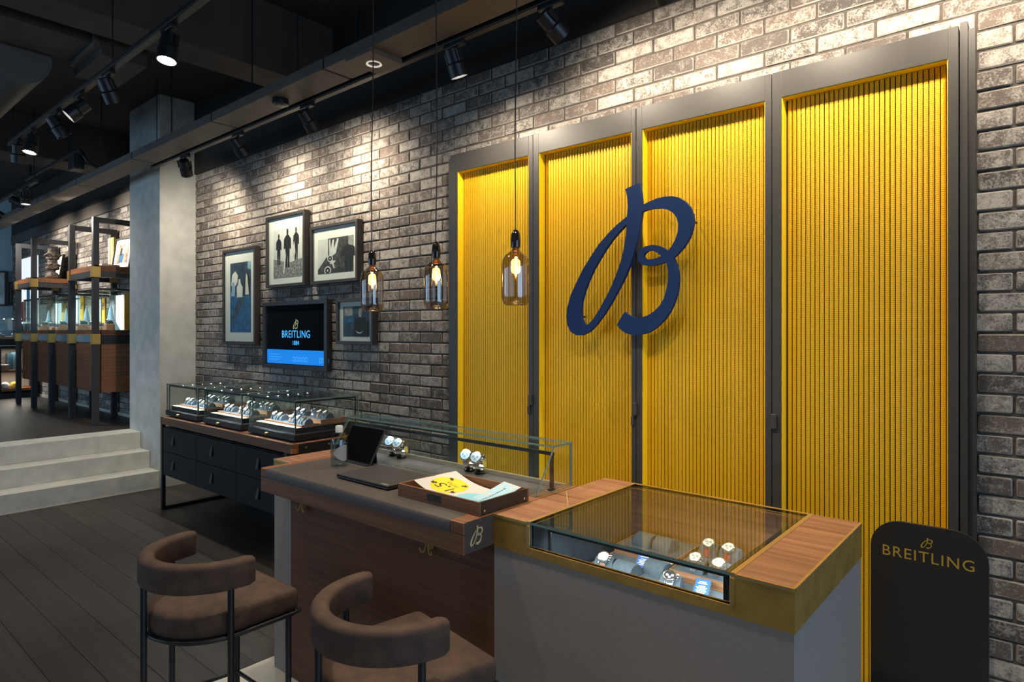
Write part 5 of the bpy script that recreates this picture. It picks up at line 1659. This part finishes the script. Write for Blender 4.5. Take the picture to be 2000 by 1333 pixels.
M_PANELW = emission('backlit_white', (0.72, 0.88, 1.0), 1.5)
M_PANELY = mat('display_yellow', (0.80, 0.40, 0.02), 0.55)
M_BLOCK = mat('pale_wood_block', (0.45, 0.26, 0.15), 0.6, var=0.15, vscale=30)
nlab = ['nearest the pier', 'second from the pier', 'third from the pier', 'farthest from the pier']
for i in range(4):
    xa, xb = PX_[i + 1] + 0.045, PX_[i] - 0.045
    if i == 0:
        xb = PX_[0] + 0.03
    cb = thing('rack_cabinet', 'walnut cabinet hung in the rack, %s' % nlab[i], 'cabinet', ((xa + xb) / 2, 2.68, 0.89))
    part('body', MB().box(xa, xb, YR0 + 0.05, YR1 - 0.04, 0.885, 1.555), M_WALY, cb)
    part('front', MB().box(xa + 0.01, xb - 0.04, YR0 + 0.035, YR0 + 0.05, 0.895, 1.44), M_WALDK, cb)
    part('glass_strip', MB().box(xa + 0.01, xb - 0.04, YR0 + 0.03, YR0 + 0.05, 1.46, 1.54), mat('blue_strip', (0.10, 0.20, 0.27), 0.2), cb)
    part('side_frame', MB().box(xb, xb + 0.004, YR0 + 0.05, YR1 - 0.04, 1.44, 1.545), M_BLACK, cb)
    gcx = thing('rack_glass_case', 'glass case on the rack cabinet, %s' % nlab[i], 'glass case', ((xa + xb) / 2, 2.68, 1.556))
    z0, z1, ya, yb = 1.557, 2.06 if i in (0, 2) else 2.03, YR0 + 0.05, YR1 - 0.04
    part('deck', MB().box(xa, xb, ya, yb, z0, z0 + 0.045), M_WALDK, gcx)
    part('pane', MB().pane(xa, xb, ya, ya + 0.006, z0 + 0.045, z1), GG, gcx)
    part('pane', MB().pane(xb - 0.006, xb, ya + 0.006, yb, z0 + 0.045, z1), GG, gcx)
    part('pane', MB().pane(xa, xa + 0.006, ya + 0.006, yb, z0 + 0.045, z1), GG, gcx)
    part('top_frame', MB().box(xa, xb, ya, ya + 0.02, z1, z1 + 0.022), M_BLACK, gcx)
    part('top_frame', MB().box(xb - 0.02, xb, ya + 0.02, yb, z1, z1 + 0.022), M_BLACK, gcx)
    part('top_pane', MB().pane(xa, xb - 0.02, ya + 0.02, yb, z1, z1 + 0.006), GG, gcx)
    led('rack_case_led', ((xa + xb) / 2, ya + 0.05, z1 - 0.01), (math.radians(20), 0, 0), xb - xa - 0.1, 0.01, 7.0, (0.75, 0.9, 1.0))
    zd = z0 + 0.046
    dp = thing('display_backdrop', 'yellow and white display panels in the rack case, %s' % nlab[i], 'display panel', ((xa + xb) / 2, yb - 0.03, zd))
    wdt = xb - xa
    part('white_panel', MB().box(xa + 0.30 * wdt, xa + 0.74 * wdt, yb - 0.035, yb - 0.02, zd, z1 - 0.03), M_PANELW, dp)
    part('yellow_panel', MB().box(xa + 0.76 * wdt, xb - 0.03, yb - 0.04, yb - 0.02, zd, z1 - 0.02), M_PANELY, dp)
    part('grey_panel', MB().box(xa + 0.04, xa + 0.26 * wdt, yb - 0.04, yb - 0.02, zd, z1 - 0.02), PG, dp)
    put('panel_letter', letter_mesh(0.10, 0.002), M_NAVY, facing_front(Vector((xb - 0.11, yb - 0.0415, z1 - 0.17)) - dp.location), dp)
    part('cone_shape', MB().lathe([(0.10, 0), (0.035, 0.14), (0.02, 0.24), (0.004, 0.30)], (xa + 0.52 * wdt, yb - 0.15, zd), 16), mat('slate_blue', (0.10, 0.16, 0.19), 0.7), dp, 50)
    if i == 0:
        part('yellow_end_panel', MB().box(xb - 0.055, xb - 0.045, yb - 0.12, yb - 0.045, zd, z1 - 0.02), M_PANELY, dp)
    for k, (fx, fy, w, h) in enumerate(((0.25, 0.10, 0.10, 0.05), (0.62, 0.09, 0.12, 0.04), (0.83, 0.12, 0.10, 0.07))):
        cxx = xa + fx * wdt
        b = single('wood_block', MB().box(cxx - w / 2, cxx + w / 2, ya + fy - 0.04, ya + fy + 0.05, zd + 0.0005, zd + h, bev=0.003), M_BLOCK, 'pale wooden block %d of the rack case, %s' % (k + 1, nlab[i]), 'block', 'wood blocks in the rack cases', at=(cxx, ya + fy, zd))
        b['label'] = '%s pale wooden block in the rack case, %s' % (('left', 'middle', 'right')[k], nlab[i])
        cushion('dark cushion on the %s block of the rack case, %s' % (('left', 'middle', 'right')[k], nlab[i]), (cxx, ya + fy + 0.005, zd + h + 0.0005), 0.0, 0.062, 'cushions in the rack cases')
        place_watch((cxx, ya + fy + 0.005, zd + h + 0.0005), k, 'watch on the %s block of the rack case, %s' % (('left', 'middle', 'right')[k], nlab[i]), 'watches in the rack cases')

# things on the upper shelves
def small_frame(label, loc, rz, w, h, pm, matc=True):
    r = thing('standing_frame', label, 'picture', loc, rz)
    q = Matrix.Rotation(math.radians(-8), 4, 'X')
    def tb_(name, b, m, par=r):
        k = MB().box(*b)
        k.v = [tuple(q @ Vector(v)) for v in k.v]
        return part(name, k, m, par, world=False)
    f = 0.022
    tb_('frame_rail', (-w / 2, w / 2, 0, 0.03, h - f, h), M_FRAME)
    tb_('frame_rail', (-w / 2, w / 2, 0, 0.03, 0.0, f), M_FRAME)
    tb_('frame_stile', (-w / 2, -w / 2 + f, 0, 0.03, f, h - f), M_FRAME)
    tb_('frame_stile', (w / 2 - f, w / 2, 0, 0.03, f, h - f), M_FRAME)
    tb_('mat_board', (-w / 2 + f, w / 2 - f, 0.012, 0.02, f, h - f), M_MAT)
    p = tb_('print', (-w * 0.3, w * 0.3, 0.0112, 0.012, h * 0.2, h * 0.8), pm)
    return r, p, q

r_, p_, q_ = small_frame('framed snapshot of a person leaning on the near upper shelf', (-8.66, 2.80, 2.340), 0.06, 0.50, 0.40, mat('snapshot', (0.10, 0.06, 0.04), 0.6, col2=(0.75, 0.62, 0.45), vscale=9))
for b_, mm in (((-0.09, 0.02, 0.0104, 0.0110, 0.09, 0.20), PBL), ((-0.02, 0.05, 0.0104, 0.0110, 0.20, 0.29), PWH), ((-0.08, -0.02, 0.0104, 0.0110, 0.18, 0.27), PB)):
    k = MB().box(*b_)
    k.v = [tuple(q_ @ Vector(v)) for v in k.v]
    part('snapshot_area', k, mm, p_, world=False)
small_frame('framed blue snapshot leaning on the far upper shelf', (-11.43, 2.80, 2.340), 0.1, 0.44, 0.40, mat('blue_snapshot', (0.08, 0.2, 0.4), 0.6, col2=(0.75, 0.85, 0.95), vscale=8))
bk = [('lying white book under the snapshot on the near shelf', (-8.55, 2.60, 2.339), 0.30, 0.20, 0.030, (0.75, 0.73, 0.68), 0.2),
      ('green and white magazine lying on the near shelf', (-8.90, 2.60, 2.339), 0.20, 0.18, 0.014, (0.45, 0.62, 0.32), -0.1),
      ('dark book lying at the edge of the far shelf', (-11.40, 2.60, 2.339), 0.30, 0.18, 0.035, (0.05, 0.045, 0.04), 0.1)]
for lab_, loc_, w_, d_, h_, c_, rz_ in bk:
    r = thing('book', lab_, 'book', loc_, rz_)
    mc = mat('cover_%d' % int(c_[0] * 100), c_, 0.5)
    part('pages', MB().box(-w_ / 2 + 0.003, w_ / 2 - 0.003, -d_ / 2 + 0.004, d_ / 2, 0.003, h_ - 0.003), M_WHITE, r, world=False)
    part('cover', MB().box(-w_ / 2, w_ / 2, -d_ / 2, d_ / 2, 0.0, 0.003), mc, r, world=False)
    part('cover', MB().box(-w_ / 2, w_ / 2, -d_ / 2, d_ / 2, h_ - 0.003, h_), mc, r, world=False)
    part('spine', MB().box(-w_ / 2, w_ / 2, -d_ / 2 - 0.002, -d_ / 2 + 0.004, 0.0, h_), mc, r, world=False)
sbd = thing('leaning_board', 'striped orange and yellow board leaning on the near shelf', 'board', (-9.02, 2.82, 2.339))
for k, c_ in enumerate(((0.75, 0.72, 0.66), (0.72, 0.20, 0.03), (0.75, 0.72, 0.66), (0.75, 0.50, 0.05))):
    part('stripe', MB().box(-0.10 + k * 0.05, -0.05 + k * 0.05, 0.0, 0.02, 0.0, 0.42), mat('stripe_%d' % k, c_, 0.5), sbd, world=False)
vz = thing('driftwood_sculpture', 'dark knotted driftwood piece on the far upper shelf', 'sculpture', (-11.02, 2.70, 2.339))
prf = []
rr_ = random.Random(3)
for k in range(22):
    prf.append((0.05 + 0.03 * rr_.random() + 0.02 * math.sin(k * 0.9), k * 0.021))
mm = MB().lathe(prf, n=14)
mm.v = [(x * (1 + 0.25 * rr_.random()), y * (1 + 0.25 * rr_.random()), z) for x, y, z in mm.v]
part('trunk', mm, mat('driftwood', (0.035, 0.026, 0.020), 0.8, col2=(0.16, 0.12, 0.09), vscale=30), vz, world=False)
po = thing('wall_poster', 'bright backlit surfer poster on the upper brick wall', 'poster', (-13.35, 2.92, 1.70))
part('panel', MB().box(-13.85, -12.85, 2.925, 2.95, 1.72, 2.85), emission('backlit_poster', (0.85, 0.95, 1.0), 0.9), po)
for b_, c_ in (((-13.8, -13.5, 1.75, 2.1), (0.75, 0.12, 0.15)), ((-13.45, -13.25, 1.75, 2.35), (0.12, 0.35, 0.5)), ((-13.2, -12.9, 1.75, 2.2), (0.8, 0.45, 0.4))):
    part('poster_shape', MB().box(b_[0], b_[1], 2.922, 2.9245, b_[2], b_[3]), mat('poster_%d' % int(c_[0] * 100), c_, 0.6), po)

# ---- end of the raised level: wall pictures, low unit with a glass case and helmets
for lab_, y0_, y1_, z0_, z1_ in (('black framed picture on the blue end wall', 2.35, 2.886, 2.045, 2.680), ('narrow black framed picture beside the bricks on the end wall', 2.901, 2.945, 2.069, 2.491)):
    r = thing('end_wall_picture', lab_, 'picture', (XEND + 0.03, (y0_ + y1_) / 2, z0_))
    f_ = min(0.05, (y1_ - y0_) * 0.25)
    part('frame_rail', MB().box(XEND, XEND + 0.05, y0_, y1_, z1_ - 0.03, z1_), M_FRAME, r)
    part('frame_rail', MB().box(XEND, XEND + 0.05, y0_, y1_, z0_, z0_ + 0.03), M_FRAME, r)
    part('frame_stile', MB().box(XEND, XEND + 0.05, y1_ - f_, y1_, z0_ + 0.03, z1_ - 0.03), M_FRAME, r)
    part('frame_stile', MB().box(XEND, XEND + 0.05, y0_, y0_ + f_, z0_ + 0.03, z1_ - 0.03), M_FRAME, r)
    part('print', MB().box(XEND, XEND + 0.02, y0_ + f_, y1_ - f_, z0_ + 0.03, z1_ - 0.03), mat('misty_print', (0.20, 0.34, 0.34), 0.5, col2=(0.7, 0.85, 0.85), vscale=5), r)
un = thing('end_shelf_unit', 'low dark shelf unit at the far end of the raised level', 'shelf unit', (-12.9, 2.2, UP))
UX0, UX1 = -13.10, -12.66
part('top', MB().box(UX0, UX1, 1.6, 2.90, 1.31, 1.46), M_BLACK, un)
part('edge_light', MB().box(UX1, UX1 + 0.003, 1.6, 2.90, 1.352, 1.362), mat('pale_edge', (0.6, 0.58, 0.52), 0.4), un)
part('shelf', MB().box(UX0, UX1, 1.6, 2.88, 0.93, 0.965), M_WALX, un)
part('shelf', MB().box(UX0, UX1, 1.6, 2.88, 0.63, 0.672), M_WALX, un)
part('plinth', MB().box(UX0, UX1, 1.6, 2.90, UP, 0.60), M_BLACK, un)
part('upright', MB().box(UX0, UX1, 2.40, 2.424, 0.60, 1.31), M_BLACK, un)
part('upright', MB().box(UX0, UX1, 2.88, 2.90, 0.60, 1.31), M_BLACK, un)
part('back_panel', MB().box(UX0 - 0.01, UX0, 1.6, 2.90, 0.60, 1.31), mat('pale_back', (0.45, 0.40, 0.34), 0.7), un)
led('unit_led', (-12.75, 2.6, 1.30), (0, 0, 0), 0.03, 0.4, 3.0, WHITE)
led('unit_led_low', (-12.75, 2.6, 0.92), (0, 0, 0), 0.03, 0.4, 2.5, WHITE)
gcx = thing('end_glass_case', 'glass case with lit edge on the far low unit', 'glass case', (-12.85, 2.5, 1.461))
part('pane', MB().pane(UX1 - 0.02, UX1 - 0.012, 2.0, 2.86, 1.461, 1.79), GG, gcx)
part('pane', MB().pane(UX0 + 0.02, UX1 - 0.02, 2.852, 2.86, 1.461, 1.79), GG, gcx)
part('pane', MB().pane(UX0 + 0.02, UX1 - 0.012, 2.0, 2.86, 1.79, 1.798), GG, gcx)
part('deck', MB().box(UX0 + 0.05, UX1 - 0.05, 2.05, 2.82, 1.461, 1.50), M_BLOCK, gcx)
for yy in (2.47, 2.58, 2.69):
    part('led', MB().lathe([(0.008, 0), (0.008, 0.006)], (UX1 - 0.06, yy, 1.78), 8), M_LED, gcx)
led('end_case_led', (-12.85, 2.5, 1.78), (0, 0, 0), 0.02, 0.6, 3.0)
for k, yy in enumerate((2.46, 2.62)):
    cushion('cushion in the far end glass case, %s' % ('nearer the frame edge', 'nearer the bricks')[k], (-12.78, yy, 1.501), PI / 2, 0.062)
    place_watch((-12.78, yy, 1.501), k, 'watch in the far end glass case, %s' % ('nearer the frame edge', 'nearer the bricks')[k], 'watches at the far end')

def helmet(label, loc, c1, c2):
    r = thing('helmet', label, 'helmet', loc, -PI / 2)
    K = 0.42
    prf = [(a_ * K, b_ * K) for a_, b_ in [(0.10, 0.0), (0.125, 0.03), (0.135, 0.09), (0.13, 0.15), (0.105, 0.20), (0.06, 0.235), (0.006, 0.245)]]
    part('shell', MB().lathe(prf, n=24), mat('helmet_%d_%d' % (int(c1[0] * 100), int(c1[2] * 100)), c1, 0.25), r, 60, world=False)
    m = MB()
    vs = []
    N = 12
    for k in range(N + 1):
        a = -PI / 2 - 1.1 + 2.2 * k / N
        for z, q in ((0.085, 0.137), (0.155, 0.133)):
            vs.append((K * q * math.cos(a), K * q * math.sin(a), K * z))
    m.add(vs, [(2 * k, 2 * k + 2, 2 * k + 3, 2 * k + 1) for k in range(N)])
    part('visor', m, mat('visor_%d' % int(c2[2] * 100), c2, 0.15), r, 60, world=False)
    part('trim', MB().lathe([(0.101 * K, 0.0), (0.128 * K, 0.004), (0.129 * K, 0.010), (0.11 * K, 0.011)], n=24, cap=False), mat('helmet_trim_%d' % int(c2[2] * 100), c2, 0.4), r, 50, world=False)

helmet('white round helmet on the lowest shelf of the far unit', (-12.74, 2.487, 0.673), (0.72, 0.72, 0.68), (0.05, 0.20, 0.22))
helmet('yellow helmet with blue visor on the lowest shelf of the far unit', (-12.74, 2.605, 0.673), (0.80, 0.50, 0.03), (0.03, 0.08, 0.30))
for k, (yy, hh, c_) in enumerate(((2.56, 0.26, (0.05, 0.12, 0.16)), (2.61, 0.28, (0.10, 0.22, 0.30)), (2.67, 0.27, (0.72, 0.72, 0.70)))):
    r = thing('book', ('dark teal', 'slate blue', 'white')[k] + ' upright book on the far unit', 'book', (-12.86, yy, 0.966), 0)
    mc = mat('bookcover_%d' % k, c_, 0.5)
    part('pages', MB().box(-0.10, 0.09, -0.018, 0.018, 0.004, hh - 0.006), M_WHITE, r, world=False)
    part('cover', MB().box(-0.10, 0.10, -0.022, -0.018, 0.0, hh), mc, r, world=False)
    part('cover', MB().box(-0.10, 0.10, 0.018, 0.022, 0.0, hh), mc, r, world=False)
    part('spine', MB().box(0.09, 0.10, -0.018, 0.018, 0.0, hh), mc, r, world=False)
tin = thing('small_box', 'small pale wooden box on the middle shelf of the far unit', 'box', (-12.78, 2.48, 0.966))
part('body', MB().box(-0.09, 0.09, -0.07, 0.05, 0.0, 0.07), M_BLOCK, tin, world=False)
part('lid', MB().box(-0.094, 0.094, -0.074, 0.054, 0.07, 0.085), M_WHITE, tin, world=False)
